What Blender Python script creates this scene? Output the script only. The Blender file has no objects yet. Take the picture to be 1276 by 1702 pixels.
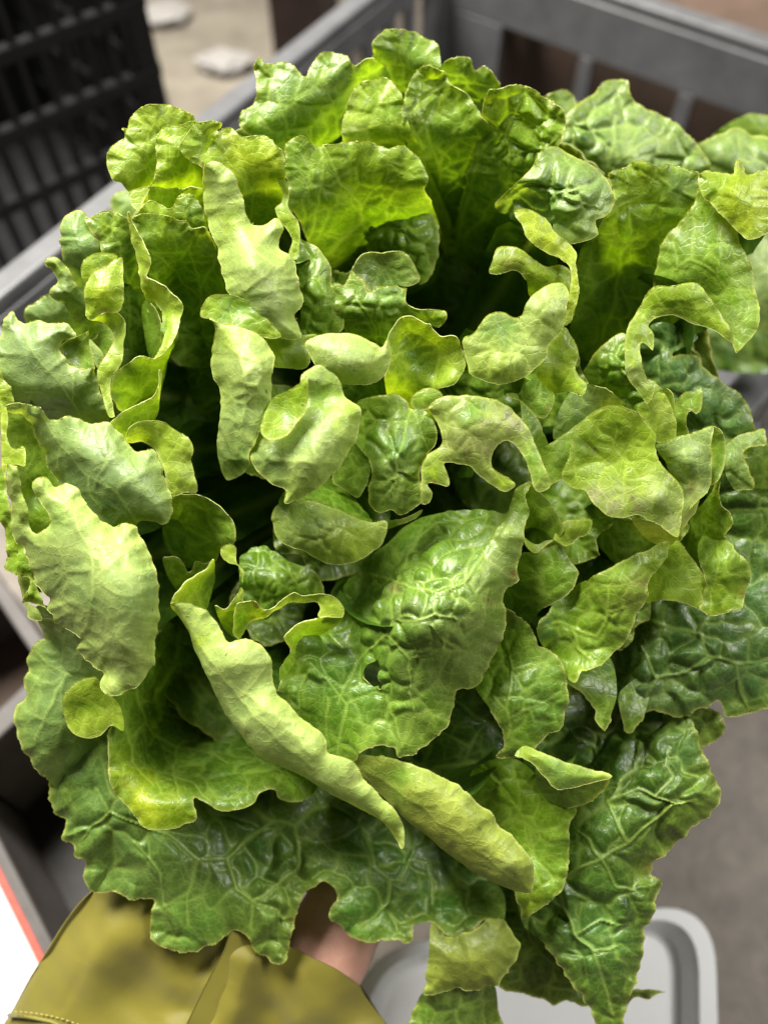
import bpy, bmesh, math, random
import numpy as np
from mathutils import Vector, Matrix
random.seed(7); np.random.seed(7)
S = bpy.context.scene

# ------------------------------------------------------------------ camera
FP = 1308.0                       # focal length in photo pixels (photo is 1276 x 1702)
PITCH = math.radians(56)
D0 = 0.36                         # distance to the middle of the lettuce
SC = D0 / FP                      # one photo pixel at that distance, metres
CAM = np.array([0.0, 0.0, 0.72])
FW = np.array([0.0, math.cos(PITCH), -math.sin(PITCH)])
UP = np.array([0.0, math.sin(PITCH), math.cos(PITCH)])
RT = np.array([1.0, 0.0, 0.0])
cd = bpy.data.cameras.new('camera'); cam = bpy.data.objects.new('camera', cd)
S.collection.objects.link(cam); S.camera = cam
cam.location = CAM; cam.rotation_euler = (math.pi / 2 - PITCH, 0, 0)
cd.sensor_fit = 'HORIZONTAL'; cd.sensor_width = 36; cd.lens = 36 * FP / 1276
cd.clip_start = 0.02; cd.clip_end = 200
cd.dof.use_dof = True; cd.dof.focus_distance = 0.346; cd.dof.aperture_fstop = 5.0

# ------------------------------------------------------------------ world, lamps, exposure
W = bpy.data.worlds.new('World'); S.world = W; W.use_nodes = True
W.node_tree.nodes['Background'].inputs[0].default_value = (1.0, 0.97, 0.88, 1)
W.node_tree.nodes['Background'].inputs[1].default_value = 0.085
def area_lamp(name, loc, target, size, size_y, power, col):
    l = bpy.data.lights.new(name, 'AREA'); l.shape = 'RECTANGLE'; l.size = size; l.size_y = size_y
    l.energy = power; l.color = col
    o = bpy.data.objects.new(name, l); S.collection.objects.link(o)
    o.location = loc
    o.rotation_euler = (Vector(target) - Vector(loc)).to_track_quat('-Z', 'Y').to_euler()
    return o
area_lamp('unseen_top_lamp', (-0.65, 1.05, 1.85), (0, 0.2, 0.4), 0.9, 0.7, 122, (1.0, 0.97, 0.90))
area_lamp('unseen_top_lamp', (1.35, 0.35, 2.0), (0, 0.1, 0.3), 0.8, 0.5, 36, (1.0, 0.98, 0.94))  # added fill from the front right for the tub and lower-right leaves
S.view_settings.view_transform = 'Standard'; S.view_settings.look = 'None'
S.view_settings.exposure = -0.12; S.view_settings.gamma = 1

# ------------------------------------------------------------------ helpers
def at(x, y, z=0.0):
    """photo pixel + height z (in photo pixels, towards the viewer from the lettuce's middle) -> world"""
    x = np.asarray(x, float); y = np.asarray(y, float); z = np.asarray(z, float)
    d = D0 - z * SC
    u = (x - 638) / FP; v = -(y - 851) / FP
    return CAM + d[..., None] * (FW + u[..., None] * RT + v[..., None] * UP)

def plane_hit(x, y, hz):
    """where the ray of a pixel meets the level plane z = hz"""
    u = (x - 638) / FP; v = -(y - 851) / FP
    d = FW + u * RT + v * UP
    return CAM + d * ((hz - CAM[2]) / d[2])

def mesh_obj(name, verts, faces, mat, parent=None, smooth=True):
    me = bpy.data.meshes.new(name); me.from_pydata([tuple(map(float, p)) for p in verts], [], faces)
    me.update()
    if smooth: me.polygons.foreach_set('use_smooth', [True] * len(me.polygons))
    for m in (mat if isinstance(mat, (list, tuple)) else [mat]): me.materials.append(m)
    o = bpy.data.objects.new(name, me); S.collection.objects.link(o)
    if parent: o.parent = parent
    return o
def empty(name, loc=(0, 0, 0)):
    o = bpy.data.objects.new(name, None); S.collection.objects.link(o); o.location = tuple(map(float, loc))
    o.empty_display_size = 0.05
    return o
def tag(o, label=None, cat=None, group=None, kind=None):
    if label: o['label'] = label
    if cat: o['category'] = cat
    if group: o['group'] = group
    if kind: o['kind'] = kind
    return o
def adopt(ch, par):
    ch.parent = par; ch.matrix_parent_inverse = Matrix.Translation(-Vector(par.location))

# ------------------------------------------------------------------ node helpers
def new_mat(name):
    m = bpy.data.materials.new(name); m.use_nodes = True
    nt = m.node_tree; nt.nodes.clear()
    return m, nt, nt.nodes, nt.links
def N(nt, t, **kw):
    n = nt.nodes.new(t)
    for k, v in kw.items():
        if k.startswith('i_'): n.inputs[k[2:].replace('_', ' ')].default_value = v
        else: setattr(n, k, v)
    return n
def mixrgb(nt, fac, a, b, mode='MIX'):
    n = nt.nodes.new('ShaderNodeMix'); n.data_type = 'RGBA'; n.blend_type = mode
    for sock, v in ((n.inputs[0], fac), (n.inputs[6], a), (n.inputs[7], b)):
        if hasattr(v, 'is_output') or hasattr(v, 'links'): nt.links.new(v, sock)
        else: sock.default_value = v
    return n.outputs[2]
def ramp(nt, fac, stops):
    r = nt.nodes.new('ShaderNodeValToRGB'); e = r.color_ramp.elements
    while len(e) > 1: e.remove(e[-1])
    e[0].position, e[0].color = stops[0][0], stops[0][1]
    for p, c in stops[1:]:
        q = e.new(p); q.color = c
    nt.links.new(fac, r.inputs[0]); return r.outputs[0]

def leaf_material(name, rough, spec, coat, trans, fine, bumpk):
    m, nt, nd, L = new_mat(name)
    col = N(nt, 'ShaderNodeAttribute', attribute_name='tint')
    vein = N(nt, 'ShaderNodeAttribute', attribute_name='vein')
    geo = N(nt, 'ShaderNodeTexCoord')
    # fine net of small veins in object space
    wn = N(nt, 'ShaderNodeTexNoise'); wn.inputs['Scale'].default_value = 160; wn.inputs['Detail'].default_value = 2
    L.new(geo.outputs['Object'], wn.inputs['Vector'])
    wadd = N(nt, 'ShaderNodeVectorMath', operation='MULTIPLY_ADD')
    L.new(wn.outputs['Color'], wadd.inputs[0]); wadd.inputs[1].default_value = (0.005,) * 3
    L.new(geo.outputs['Object'], wadd.inputs[2])
    vo = N(nt, 'ShaderNodeTexVoronoi', feature='DISTANCE_TO_EDGE'); vo.inputs['Scale'].default_value = 230
    L.new(wadd.outputs[0], vo.inputs['Vector'])
    fv = N(nt, 'ShaderNodeMapRange'); fv.inputs['From Min'].default_value = 0.0; fv.inputs['From Max'].default_value = 0.09
    fv.inputs['To Min'].default_value = 1; fv.inputs['To Max'].default_value = 0; fv.interpolation_type = 'SMOOTHSTEP'
    L.new(vo.outputs['Distance'], fv.inputs['Value'])
    # blotches
    bn = N(nt, 'ShaderNodeTexNoise'); bn.inputs['Scale'].default_value = 75; bn.inputs['Detail'].default_value = 6; bn.inputs['Roughness'].default_value = .62
    L.new(geo.outputs['Object'], bn.inputs['Vector'])
    b2 = N(nt, 'ShaderNodeMapRange'); b2.inputs['From Min'].default_value = .3; b2.inputs['From Max'].default_value = .7
    b2.inputs['To Min'].default_value = .86; b2.inputs['To Max'].default_value = 1.12
    L.new(bn.outputs['Fac'], b2.inputs['Value'])
    c1 = N(nt, 'ShaderNodeVectorMath', operation='SCALE'); L.new(col.outputs['Color'], c1.inputs[0]); L.new(b2.outputs[0], c1.inputs['Scale'])
    # specks
    sn = N(nt, 'ShaderNodeTexNoise'); sn.inputs['Scale'].default_value = 900; sn.inputs['Detail'].default_value = 3
    L.new(geo.outputs['Object'], sn.inputs['Vector'])
    fm = N(nt, 'ShaderNodeMath', operation='MULTIPLY'); L.new(fv.outputs[0], fm.inputs[0]); fm.inputs[1].default_value = fine
    pale = N(nt, 'ShaderNodeVectorMath', operation='MULTIPLY_ADD')
    L.new(c1.outputs[0], pale.inputs[0]); pale.inputs[1].default_value = (1.25, 1.2, 1.2); pale.inputs[2].default_value = (.075, .085, .025)
    c2 = mixrgb(nt, fm.outputs[0], c1.outputs[0], pale.outputs[0])
    vm = N(nt, 'ShaderNodeMath', operation='MULTIPLY'); L.new(vein.outputs['Fac'], vm.inputs[0]); vm.inputs[1].default_value = .92
    pale2 = N(nt, 'ShaderNodeVectorMath', operation='MULTIPLY_ADD')
    L.new(c1.outputs[0], pale2.inputs[0]); pale2.inputs[1].default_value = (1.1, 1.0, 1.1); pale2.inputs[2].default_value = (.17, .22, .045)
    c3 = mixrgb(nt, vm.outputs[0], c2, pale2.outputs[0])
    hs = N(nt, 'ShaderNodeHueSaturation'); L.new(c3, hs.inputs['Color'])
    L.new(sn.outputs['Fac'], hs.inputs['Value'])
    mr = N(nt, 'ShaderNodeMapRange'); mr.inputs['From Min'].default_value = .25; mr.inputs['From Max'].default_value = .75
    mr.inputs['To Min'].default_value = .9; mr.inputs['To Max'].default_value = 1.1
    L.new(sn.outputs['Fac'], mr.inputs['Value']); L.new(mr.outputs[0], hs.inputs['Value'])
    # a few specks of soil
    sv = N(nt, 'ShaderNodeTexVoronoi'); sv.inputs['Scale'].default_value = 190; L.new(wadd.outputs[0], sv.inputs['Vector'])
    s1 = N(nt, 'ShaderNodeMath', operation='LESS_THAN'); L.new(sv.outputs['Distance'], s1.inputs[0]); s1.inputs[1].default_value = .10
    sx = N(nt, 'ShaderNodeSeparateColor'); L.new(sv.outputs['Color'], sx.inputs[0])
    s2 = N(nt, 'ShaderNodeMath', operation='GREATER_THAN'); L.new(sx.outputs[0], s2.inputs[0]); s2.inputs[1].default_value = .93
    s3 = N(nt, 'ShaderNodeMath', operation='MULTIPLY'); L.new(s1.outputs[0], s3.inputs[0]); L.new(s2.outputs[0], s3.inputs[1])
    s4 = N(nt, 'ShaderNodeMath', operation='MULTIPLY'); L.new(s3.outputs[0], s4.inputs[0]); s4.inputs[1].default_value = .7
    dirt = mixrgb(nt, s4.outputs[0], hs.outputs[0], (.05, .035, .015, 1))
    p = N(nt, 'ShaderNodeBsdfPrincipled')
    L.new(dirt, p.inputs['Base Color'])
    p.inputs['Roughness'].default_value = rough; p.inputs['Specular IOR Level'].default_value = spec
    p.inputs['Coat Weight'].default_value = coat; p.inputs['Coat Roughness'].default_value = .13
    tr = N(nt, 'ShaderNodeBsdfTranslucent')
    tc = N(nt, 'ShaderNodeVectorMath', operation='MULTIPLY'); L.new(hs.outputs[0], tc.inputs[0]); tc.inputs[1].default_value = (1.5, 1.45, .35)
    L.new(tc.outputs[0], tr.inputs['Color'])
    mx = N(nt, 'ShaderNodeMixShader')
    bw = N(nt, 'ShaderNodeRGBToBW'); L.new(col.outputs['Color'], bw.inputs[0])       # young yellow leaves let more light through than old dark ones
    tm = N(nt, 'ShaderNodeMapRange'); tm.inputs['From Min'].default_value = .10; tm.inputs['From Max'].default_value = .28
    tm.inputs['To Min'].default_value = .06; tm.inputs['To Max'].default_value = trans; L.new(bw.outputs[0], tm.inputs['Value']); L.new(tm.outputs[0], mx.inputs[0])
    L.new(p.outputs[0], mx.inputs[1]); L.new(tr.outputs[0], mx.inputs[2])
    # fine relief: small veins pressed in, puckers
    rn = N(nt, 'ShaderNodeTexNoise'); rn.inputs['Scale'].default_value = 330; rn.inputs['Detail'].default_value = 4
    L.new(geo.outputs['Object'], rn.inputs['Vector'])
    ad = N(nt, 'ShaderNodeMath', operation='MULTIPLY_ADD'); L.new(fv.outputs[0], ad.inputs[0]); ad.inputs[1].default_value = -.55 * (1 if bumpk > 0 else -1)
    L.new(rn.outputs['Fac'], ad.inputs[2])
    bp = N(nt, 'ShaderNodeBump'); bp.inputs['Strength'].default_value = abs(bumpk); bp.inputs['Distance'].default_value = .0008
    L.new(ad.outputs[0], bp.inputs['Height'])
    for s in (p.inputs['Normal'], p.inputs['Coat Normal'], tr.inputs['Normal']): L.new(bp.outputs[0], s)
    o = N(nt, 'ShaderNodeOutputMaterial'); L.new(mx.outputs[0], o.inputs[0])
    return m
M_TOP = leaf_material('lettuce_upper_side', .42, .42, .14, .38, .50, .22)
M_UND = leaf_material('lettuce_under_side', .48, .36, .10, .28, .24, -.22)

# ------------------------------------------------------------------ numpy field helpers
def hash3(i, j, k, s):
    h = (i * 374761393 + j * 668265263 + k * 2147483647 + s * 974634777) & 0xffffffff
    h = ((h ^ (h >> 13)) * 1274126177) & 0xffffffff
    h = ((h ^ (h >> 16)) * 2246822519) & 0xffffffff
    return ((h ^ (h >> 15)) & 0xffffffff) / 4294967296.0
def voronoi(P, cell, seed):
    """distance to the cell border (in units of P) and a random number per cell, 3-D points"""
    Q = P / cell; B = np.floor(Q).astype(np.int64)
    f1 = np.full(len(P), 1e9); f2 = np.full(len(P), 1e9); rid = np.zeros(len(P))
    for a in (-1, 0, 1):
        for b in (-1, 0, 1):
            for c in (-1, 0, 1):
                I = B[:, 0] + a; J = B[:, 1] + b; K = B[:, 2] + c
                jx = hash3(I, J, K, seed); jy = hash3(I, J, K, seed + 1); jz = hash3(I, J, K, seed + 2)
                d = np.sqrt((I + .1 + .8 * jx - Q[:, 0]) ** 2 + (J + .1 + .8 * jy - Q[:, 1]) ** 2 + (K + .1 + .8 * jz - Q[:, 2]) ** 2)
                n1 = d < f1
                f2 = np.where(n1, f1, np.minimum(f2, d)); rid = np.where(n1, jx * .5 + jy * .5, rid); f1 = np.where(n1, d, f1)
    return (f2 - f1) * .5 * cell, rid
def wob(P, lam, rng):
    """smooth noise, about -1..1"""
    r = np.zeros(len(P))
    for k in range(6):
        d = rng.normal(size=3); d /= np.linalg.norm(d); l = lam * rng.uniform(.6, 1.6)
        r += np.sin((P @ d) * 2 * math.pi / l + rng.uniform(0, 6.28))
    return r / 2.6
def tps(C, Z):
    n = len(C)
    r2 = ((C[:, None] - C[None]) ** 2).sum(-1); K = np.where(r2 > 0, r2 * np.log(r2 + 1e-9), 0)
    K += np.eye(n) * 2500.0
    A = np.zeros((n + 3, n + 3)); A[:n, :n] = K; A[:n, n] = 1; A[:n, n + 1:] = C; A[n:, :n] = A[:n, n:].T
    w = np.linalg.solve(A, np.r_[Z, 0, 0, 0])
    def f(X):
        out = np.zeros(len(X))
        for i in range(n):
            q = ((X - C[i]) ** 2).sum(1); out += w[i] * np.where(q > 0, q * np.log(q + 1e-9), 0)
        return out + w[n] + X @ w[n + 1:]
    return f
def inside(P, poly):
    r = np.zeros(len(P), bool); x, y = P[:, 0], P[:, 1]; n = len(poly)
    for i in range(n):
        x1, y1 = poly[i]; x2, y2 = poly[(i + 1) % n]
        if y1 == y2: continue
        c = ((y1 > y) != (y2 > y)) & (x < (x2 - x1) * (y - y1) / (y2 - y1) + x1)
        r ^= c
    return r
def seg_dist(P, A, B):
    """nearest point on a set of segments: distance, point, index"""
    best = np.full(len(P), 1e9); pt = np.zeros((len(P), 2)); idx = np.zeros(len(P), int)
    for i in range(len(A)):
        ab = B[i] - A[i]; l = ab @ ab + 1e-9
        t = np.clip(((P - A[i]) @ ab) / l, 0, 1); q = A[i] + t[:, None] * ab
        d = ((P - q) ** 2).sum(1); m = d < best
        best[m] = d[m]; pt[m] = q[m]; idx[m] = i
    return np.sqrt(best), pt, idx

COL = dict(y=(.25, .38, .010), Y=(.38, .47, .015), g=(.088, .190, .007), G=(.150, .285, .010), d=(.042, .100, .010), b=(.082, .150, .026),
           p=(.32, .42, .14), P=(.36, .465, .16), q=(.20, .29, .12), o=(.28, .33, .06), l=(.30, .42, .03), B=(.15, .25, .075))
STEP = 2.7

def parse(txt, z0):
    pts = []
    for t in txt.split():
        fl = ''
        if t[-1] in 'hf': fl = t[-1]; t = t[:-1]
        v = [float(a) for a in t.split(',')]
        pts.append((v[0], v[1], v[2] if len(v) > 2 else z0, fl))
    return pts
PID = [0]; ZS = [1.0]
def patch(txt, z=0, side='t', col='g', bl=4, cell=42, ruf=3, in_=(), veins=(), spots=(), holes=(), curl=0, R=14, lam=60, teeth=1.0, und=5, vein=1.0, step=None, flat=(), pill=1.0, cr=1.0):
    """one face of a leaf: outline with heights -> grid mesh with puckers, ruffled rim and vein net"""
    PID[0] += 1; seed = PID[0] * 31; rng = np.random.default_rng(seed)
    pts = parse(txt, z); n = len(pts); A = np.array([(a, b) for a, b, c, d in pts]); Z = np.array([c for a, b, c, d in pts]) * ZS[0]
    fl = [d for a, b, c, d in pts]
    # resample outline (Catmull-Rom)
    out = []; oz = []; of = []
    for i in range(n):
        p0, p1, p2, p3 = A[i - 1], A[i], A[(i + 1) % n], A[(i + 2) % n]
        L = np.linalg.norm(p2 - p1); m = max(1, int(L / 4)); 
        f = 'h' if (fl[i] == 'h' or fl[(i + 1) % n] == 'h') else ('f' if (fl[i] == 'f' and fl[(i + 1) % n] == 'f') else '')
        # limit tangents so neighbouring short spans do not overshoot
        l0 = np.linalg.norm(p1 - p0) + 1e-6; l2 = np.linalg.norm(p3 - p2) + 1e-6
        t1 = (p2 - p0) / (L + l0) * L; t2 = (p3 - p1) / (L + l2) * L
        for k in range(m):
            t = k / m; h00 = 2 * t ** 3 - 3 * t * t + 1; h10 = t ** 3 - 2 * t * t + t; h01 = -2 * t ** 3 + 3 * t * t; h11 = t ** 3 - t * t
            out.append(h00 * p1 + h10 * t1 + h01 * p2 + h11 * t2); oz.append(Z[i] * (1 - t) + Z[(i + 1) % n] * t); of.append(f)
    O = np.array(out); oz = np.array(oz); M = len(O)
    # teeth and small wobble along free rim
    tan = np.roll(O, -1, 0) - np.roll(O, 1, 0); tan /= np.linalg.norm(tan, axis=1)[:, None] + 1e-9
    nor = np.stack([tan[:, 1], -tan[:, 0]], 1)
    area = 0.5 * np.sum(O[:, 0] * np.roll(O[:, 1], -1) - np.roll(O[:, 0], -1) * O[:, 1])
    if area < 0: nor = -nor
    s = np.r_[0, np.cumsum(np.linalg.norm(np.diff(O, axis=0), axis=1))]
    ph = np.cumsum(rng.uniform(.6, 1.5, M)) * 4 / 26.0
    tooth = ((ph % 1) ** 2.5) * 2.4 * teeth * (.4 + .6 * np.sin(ph * .7 + seed)) + 1.5 * teeth * np.sin(s / 9 + seed) * np.sin(s / 23) + teeth * rng.normal(size=M) * .45
    free = np.array([f == '' for f in of])
    O = O + nor * (tooth * free)[:, None]
    st = step or STEP
    x0, y0 = O.min(0) - st; x1, y1 = O.max(0) + st
    nx = int((x1 - x0) / st) + 2; ny = int((y1 - y0) / st) + 2
    gx, gy = np.meshgrid(x0 + np.arange(nx) * st, y0 + np.arange(ny) * st); G = np.stack([gx.ravel(), gy.ravel()], 1)
    ins = inside(G, O)
    hol = np.zeros(len(G), bool); HP = []
    for h in holes:
        hp = np.array([(a, b) for a, b, c, d in parse(h, 0)], float); HP.append(hp); hol |= inside(G, hp)
    ok = (ins & ~hol).reshape(ny, nx)
    cells = ok[:-1, :-1] | ok[1:, :-1] | ok[:-1, 1:] | ok[1:, 1:]
    cj, ci = np.nonzero(cells)
    quads = np.stack([cj * nx + ci, (cj + 1) * nx + ci, (cj + 1) * nx + ci + 1, cj * nx + ci + 1], 1)
    used = np.unique(quads); remap = np.full(nx * ny, -1); remap[used] = np.arange(len(used)); quads = remap[quads]
    P = G[used]; okv = ok.ravel()[used]
    d, q, idx = seg_dist(P, O, np.roll(O, -1, 0))
    snap = ~ins[used]; P = P.copy(); P[snap] = q[snap]; d = np.where(snap, 0, d)
    if HP:
        ha = np.concatenate(HP); hb = np.concatenate([np.roll(h, -1, 0) for h in HP])
        dh, qh, _ = seg_dist(P, ha, hb); sn = hol[used]; P[sn] = qh[sn]
    rimf = free[idx]
    # distance to free rim only
    fi = np.nonzero(free)[0]
    if len(fi): dr, _, ir = seg_dist(P, O[fi], np.roll(O, -1, 0)[fi]); sr = s[fi][ir]
    else: dr = np.full(len(P), 1e3); sr = np.zeros(len(P))
    ff = np.array([f == 'f' for f in of])
    # base height
    ctl = [(a, b) for a, b in A]; cz = list(Z)
    for i in range(n):                       # mid-span controls keep the height linear along the edges
        L = np.linalg.norm(A[(i + 1) % n] - A[i])
        if L > 60: ctl.append(tuple((A[i] + A[(i + 1) % n]) / 2)); cz.append((Z[i] + Z[(i + 1) % n]) / 2)
    for a, b, c in in_: ctl.append((a, b)); cz.append(c * ZS[0])
    f = tps(np.array(ctl) / 100, np.array(cz)) if False else tps(np.array(ctl, float), np.array(cz, float))
    z_ = f(P)
    if ff.any():
        df, _, _ = seg_dist(P, O[ff], np.roll(O, -1, 0)[ff]); t = np.clip(1 - df / R, 0, 1)
        z_ = z_ - R * (1 - np.sqrt(np.clip(1 - t * t, 0, 1)))
    z_ = z_ + (20 if side == 'u' else 7) * pill * (1 - np.exp(-dr / 24)) * min(1, (d.max() / 30))
    if curl: z_ = z_ + curl * np.exp(-dr / 12)
    Q = np.c_[P, z_]
    Q[:, 2] += und * 1.3 * wob(Q, 150, rng) + und * .3 * wob(Q, 65, rng)
    # normals
    def normals(Q):
        a = Q[quads[:, 2]] - Q[quads[:, 0]]; b = Q[quads[:, 3]] - Q[quads[:, 1]]; nn = np.cross(b, a)
        vn = np.zeros_like(Q)
        for k in range(4): np.add.at(vn, quads[:, k], nn)
        l = np.linalg.norm(vn, axis=1)[:, None]; vn = vn / np.maximum(l, 1e-9)
        vn[vn[:, 2] < 0] *= -1
        return vn
    nv = normals(Q)
    wq = Q + np.c_[wob(Q, 60, rng), wob(Q, 60, rng), wob(Q, 60, rng)] * 7
    if side == 't': cell *= 1.08; bl *= (1.45 if bl > 6.5 else 1.0)
    if side == 'u': bl *= .8
    if cell > 0:
        e1, r1 = voronoi(wq, cell, seed); e2, r2 = voronoi(wq + Q * 0, cell * .45, seed + 7)
    else: e1 = np.full(len(Q), 50.); e2 = e1; r1 = r2 = np.full(len(Q), .5)
    v1 = np.exp(-(e1 / 2.1) ** 2); v2 = np.exp(-(e2 / 1.4) ** 2) * .42
    vm = np.zeros(len(Q)); vgro = np.zeros(len(Q)); dmain = np.full(len(Q), 1e3)
    for line in veins:
        w0, w1, lt = line; lp = np.array([(a, b) for a, b, c, d_ in parse(lt, 0)])
        dd, qq, ii = seg_dist(P + np.c_[wob(Q, 50, rng), wob(Q, 50, rng)] * 2.0, lp[:-1], lp[1:])
        dmain = np.minimum(dmain, dd)
        tt = ii / max(1, len(lp) - 1); w = w0 * (1 - tt) + w1 * tt
        vm = np.maximum(vm, np.exp(-(dd / w) ** 2 * 1.2)); vgro = np.maximum(vgro, np.exp(-(dd / (w * 2.4)) ** 2) * w * .8)
    if veins: e1 = np.minimum(e1, 2 + dmain * .85)
    rimfade = np.clip(dr / 22, 0.15, 1)
    d1 = 1 - (1 - np.clip(e1 / (cell * .36 + 1e-6), 0, 1)) ** 2.2; d2 = 1 - (1 - np.clip(e2 / (cell * .17 + 1e-6), 0, 1)) ** 2
    dome = d1 * (.45 + 1.1 * r1) + .13 * d2 * (.2 + 1.2 * r2)
    sgn = 1 if side == 't' else -.8
    h = sgn * bl * (.7 + .55 * np.clip(wob(Q, 170, rng), -1, 1)) * (dome - .8) * rimfade * (1 - vm * .8)
    fl_ = np.ones(len(Q))
    for fx, fy, fr in flat: fl_ *= 1 - .92 * np.exp(-(((P[:, 0] - fx) ** 2 + (P[:, 1] - fy) ** 2) / fr ** 2) ** 1.5)
    h *= fl_
    h += -(vgro * .5 if side == 't' else -vgro * .8)
    h += (.22 * wob(Q, 24, rng) + .07 * wob(Q, 11, rng)) * cr
    # ruffled rim
    if ruf: h += ruf * np.exp(-dr / 20) * (np.sin(2 * math.pi * sr / lam + 1.3 * np.sin(sr / 47 + seed)) + .5 * np.sin(2 * math.pi * sr / (lam * .43) + seed))
    Q = Q + nv * h[:, None]
    nv = normals(Q)
    # leaf colour; spots tint it locally, in the cup as light and shade
    c = np.array(COL[col] if isinstance(col, str) else col)
    C = np.repeat(c[None], len(Q), 0)
    C = C * (1 + .14 * wob(Q, 90, rng) + .08 * wob(Q, 30, rng))[:, None]
    C *= (1 + .22 * (r1 - .5) + .12 * (r2 - .5))[:, None]
    yel = np.exp(-dr / 26)[:, None] * .45
    C = C * (1 - yel) + np.array([.30, .42, .06]) * (.5 + .5 * c.sum() / .6) * yel
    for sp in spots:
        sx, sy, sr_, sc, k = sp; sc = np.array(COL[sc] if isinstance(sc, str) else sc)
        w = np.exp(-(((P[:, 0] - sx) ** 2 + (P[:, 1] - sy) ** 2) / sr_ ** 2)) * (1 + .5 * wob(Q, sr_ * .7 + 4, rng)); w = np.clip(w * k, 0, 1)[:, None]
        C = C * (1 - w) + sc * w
    rim = np.exp(-(dr / 3.0) ** 2) * (.74 + .26 * np.sin(sr / 17 + seed) * np.sin(sr / 41 + 2))
    br = np.clip(wob(Q, 26, rng) * np.clip(wob(Q, 120, rng), 0, 1) - .75, 0, 1) * np.exp(-(dr / 7) ** 2) * 1.6
    C = C * (1 - np.clip(br, 0, .8)[:, None]) + np.array([.16, .09, .03]) * np.clip(br, 0, .8)[:, None]
    C = C * (1 - rim[:, None] * .75) + np.array([.58, .64, .22]) * rim[:, None] * .75
    vs_ = (.9 if len(veins) > 3 else 1.05) if side == 't' else .5
    V = np.clip(np.maximum(np.maximum(v1 * .8, v2) * vs_ * rimfade * vein * (.35 + .65 * fl_), vm), 0, 1) * (1 - rim)
    C[:, 2] *= (.78 if side == 't' else .85); C = np.clip(C, .004, .9)
    # rim cap: leaf blade has a thickness
    faces = [tuple(map(int, r)) for r in quads]
    ec = {}
    for fidx, r in enumerate(quads):
        for k in range(4):
            a, b = int(r[k]), int(r[(k + 1) % 4]); key = (a, b) if a < b else (b, a)
            ec[key] = None if key in ec else (a, b)
    bnd = [v for v in ec.values() if v is not None and rimf[v[0]]]
    bv = sorted({a for e in bnd for a in e}); base = len(Q)
    mp = {v: base + 2 * i for i, v in enumerate(bv)}
    if bv:
        th = .9
        up = Q[bv] + nv[bv] * th; dn = Q[bv] - nv[bv] * th
        ex = np.empty((2 * len(bv), 3)); ex[0::2] = up; ex[1::2] = dn
        Q = np.r_[Q, ex]; C = np.r_[C, np.repeat(np.array([[.60, .66, .24]]), len(ex), 0)]; V = np.r_[V, np.zeros(len(ex))]
        faces += [(mp[a], mp[a] + 1, mp[b] + 1, mp[b]) for a, b in bnd]
    Wd = at(Q[:, 0], Q[:, 1], Q[:, 2])
    kk = int(np.argmax(np.where(dr < 900, np.minimum(d, 400), -1)))
    return Wd, faces, C, V, 0 if side == 't' else 1, (P[kk, 0], P[kk, 1], z_[kk], d[kk], np.ptp(P[:, 0]) + np.ptp(P[:, 1]))

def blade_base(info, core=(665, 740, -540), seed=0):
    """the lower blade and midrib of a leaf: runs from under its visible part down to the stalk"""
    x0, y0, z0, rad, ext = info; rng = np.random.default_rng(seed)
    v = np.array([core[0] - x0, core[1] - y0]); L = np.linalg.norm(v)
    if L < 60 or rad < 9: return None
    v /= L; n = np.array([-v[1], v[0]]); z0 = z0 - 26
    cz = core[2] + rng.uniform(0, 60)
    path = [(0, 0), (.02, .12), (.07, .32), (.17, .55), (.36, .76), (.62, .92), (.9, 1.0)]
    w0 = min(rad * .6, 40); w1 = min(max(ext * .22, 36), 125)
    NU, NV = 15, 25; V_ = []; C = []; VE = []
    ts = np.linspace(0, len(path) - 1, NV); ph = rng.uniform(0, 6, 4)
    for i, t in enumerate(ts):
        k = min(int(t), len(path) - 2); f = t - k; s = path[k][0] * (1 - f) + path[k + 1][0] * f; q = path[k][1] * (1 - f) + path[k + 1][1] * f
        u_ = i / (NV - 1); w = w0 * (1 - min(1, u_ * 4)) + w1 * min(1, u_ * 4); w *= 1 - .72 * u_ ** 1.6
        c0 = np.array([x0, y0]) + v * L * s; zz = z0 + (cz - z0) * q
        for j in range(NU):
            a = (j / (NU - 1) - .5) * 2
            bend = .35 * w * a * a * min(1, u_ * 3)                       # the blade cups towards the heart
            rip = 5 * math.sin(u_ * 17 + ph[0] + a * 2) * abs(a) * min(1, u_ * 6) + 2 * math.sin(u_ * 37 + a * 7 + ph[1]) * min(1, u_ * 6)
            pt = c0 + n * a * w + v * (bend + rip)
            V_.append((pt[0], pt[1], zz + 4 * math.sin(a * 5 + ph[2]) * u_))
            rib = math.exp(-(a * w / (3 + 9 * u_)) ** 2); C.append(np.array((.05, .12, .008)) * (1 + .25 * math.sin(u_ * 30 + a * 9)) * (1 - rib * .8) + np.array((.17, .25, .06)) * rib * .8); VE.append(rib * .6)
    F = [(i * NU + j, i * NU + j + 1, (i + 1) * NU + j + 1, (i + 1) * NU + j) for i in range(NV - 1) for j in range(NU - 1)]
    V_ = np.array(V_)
    return at(V_[:, 0], V_[:, 1], V_[:, 2]), F, np.clip(np.array(C), .003, 1), np.array(VE), 0

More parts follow.
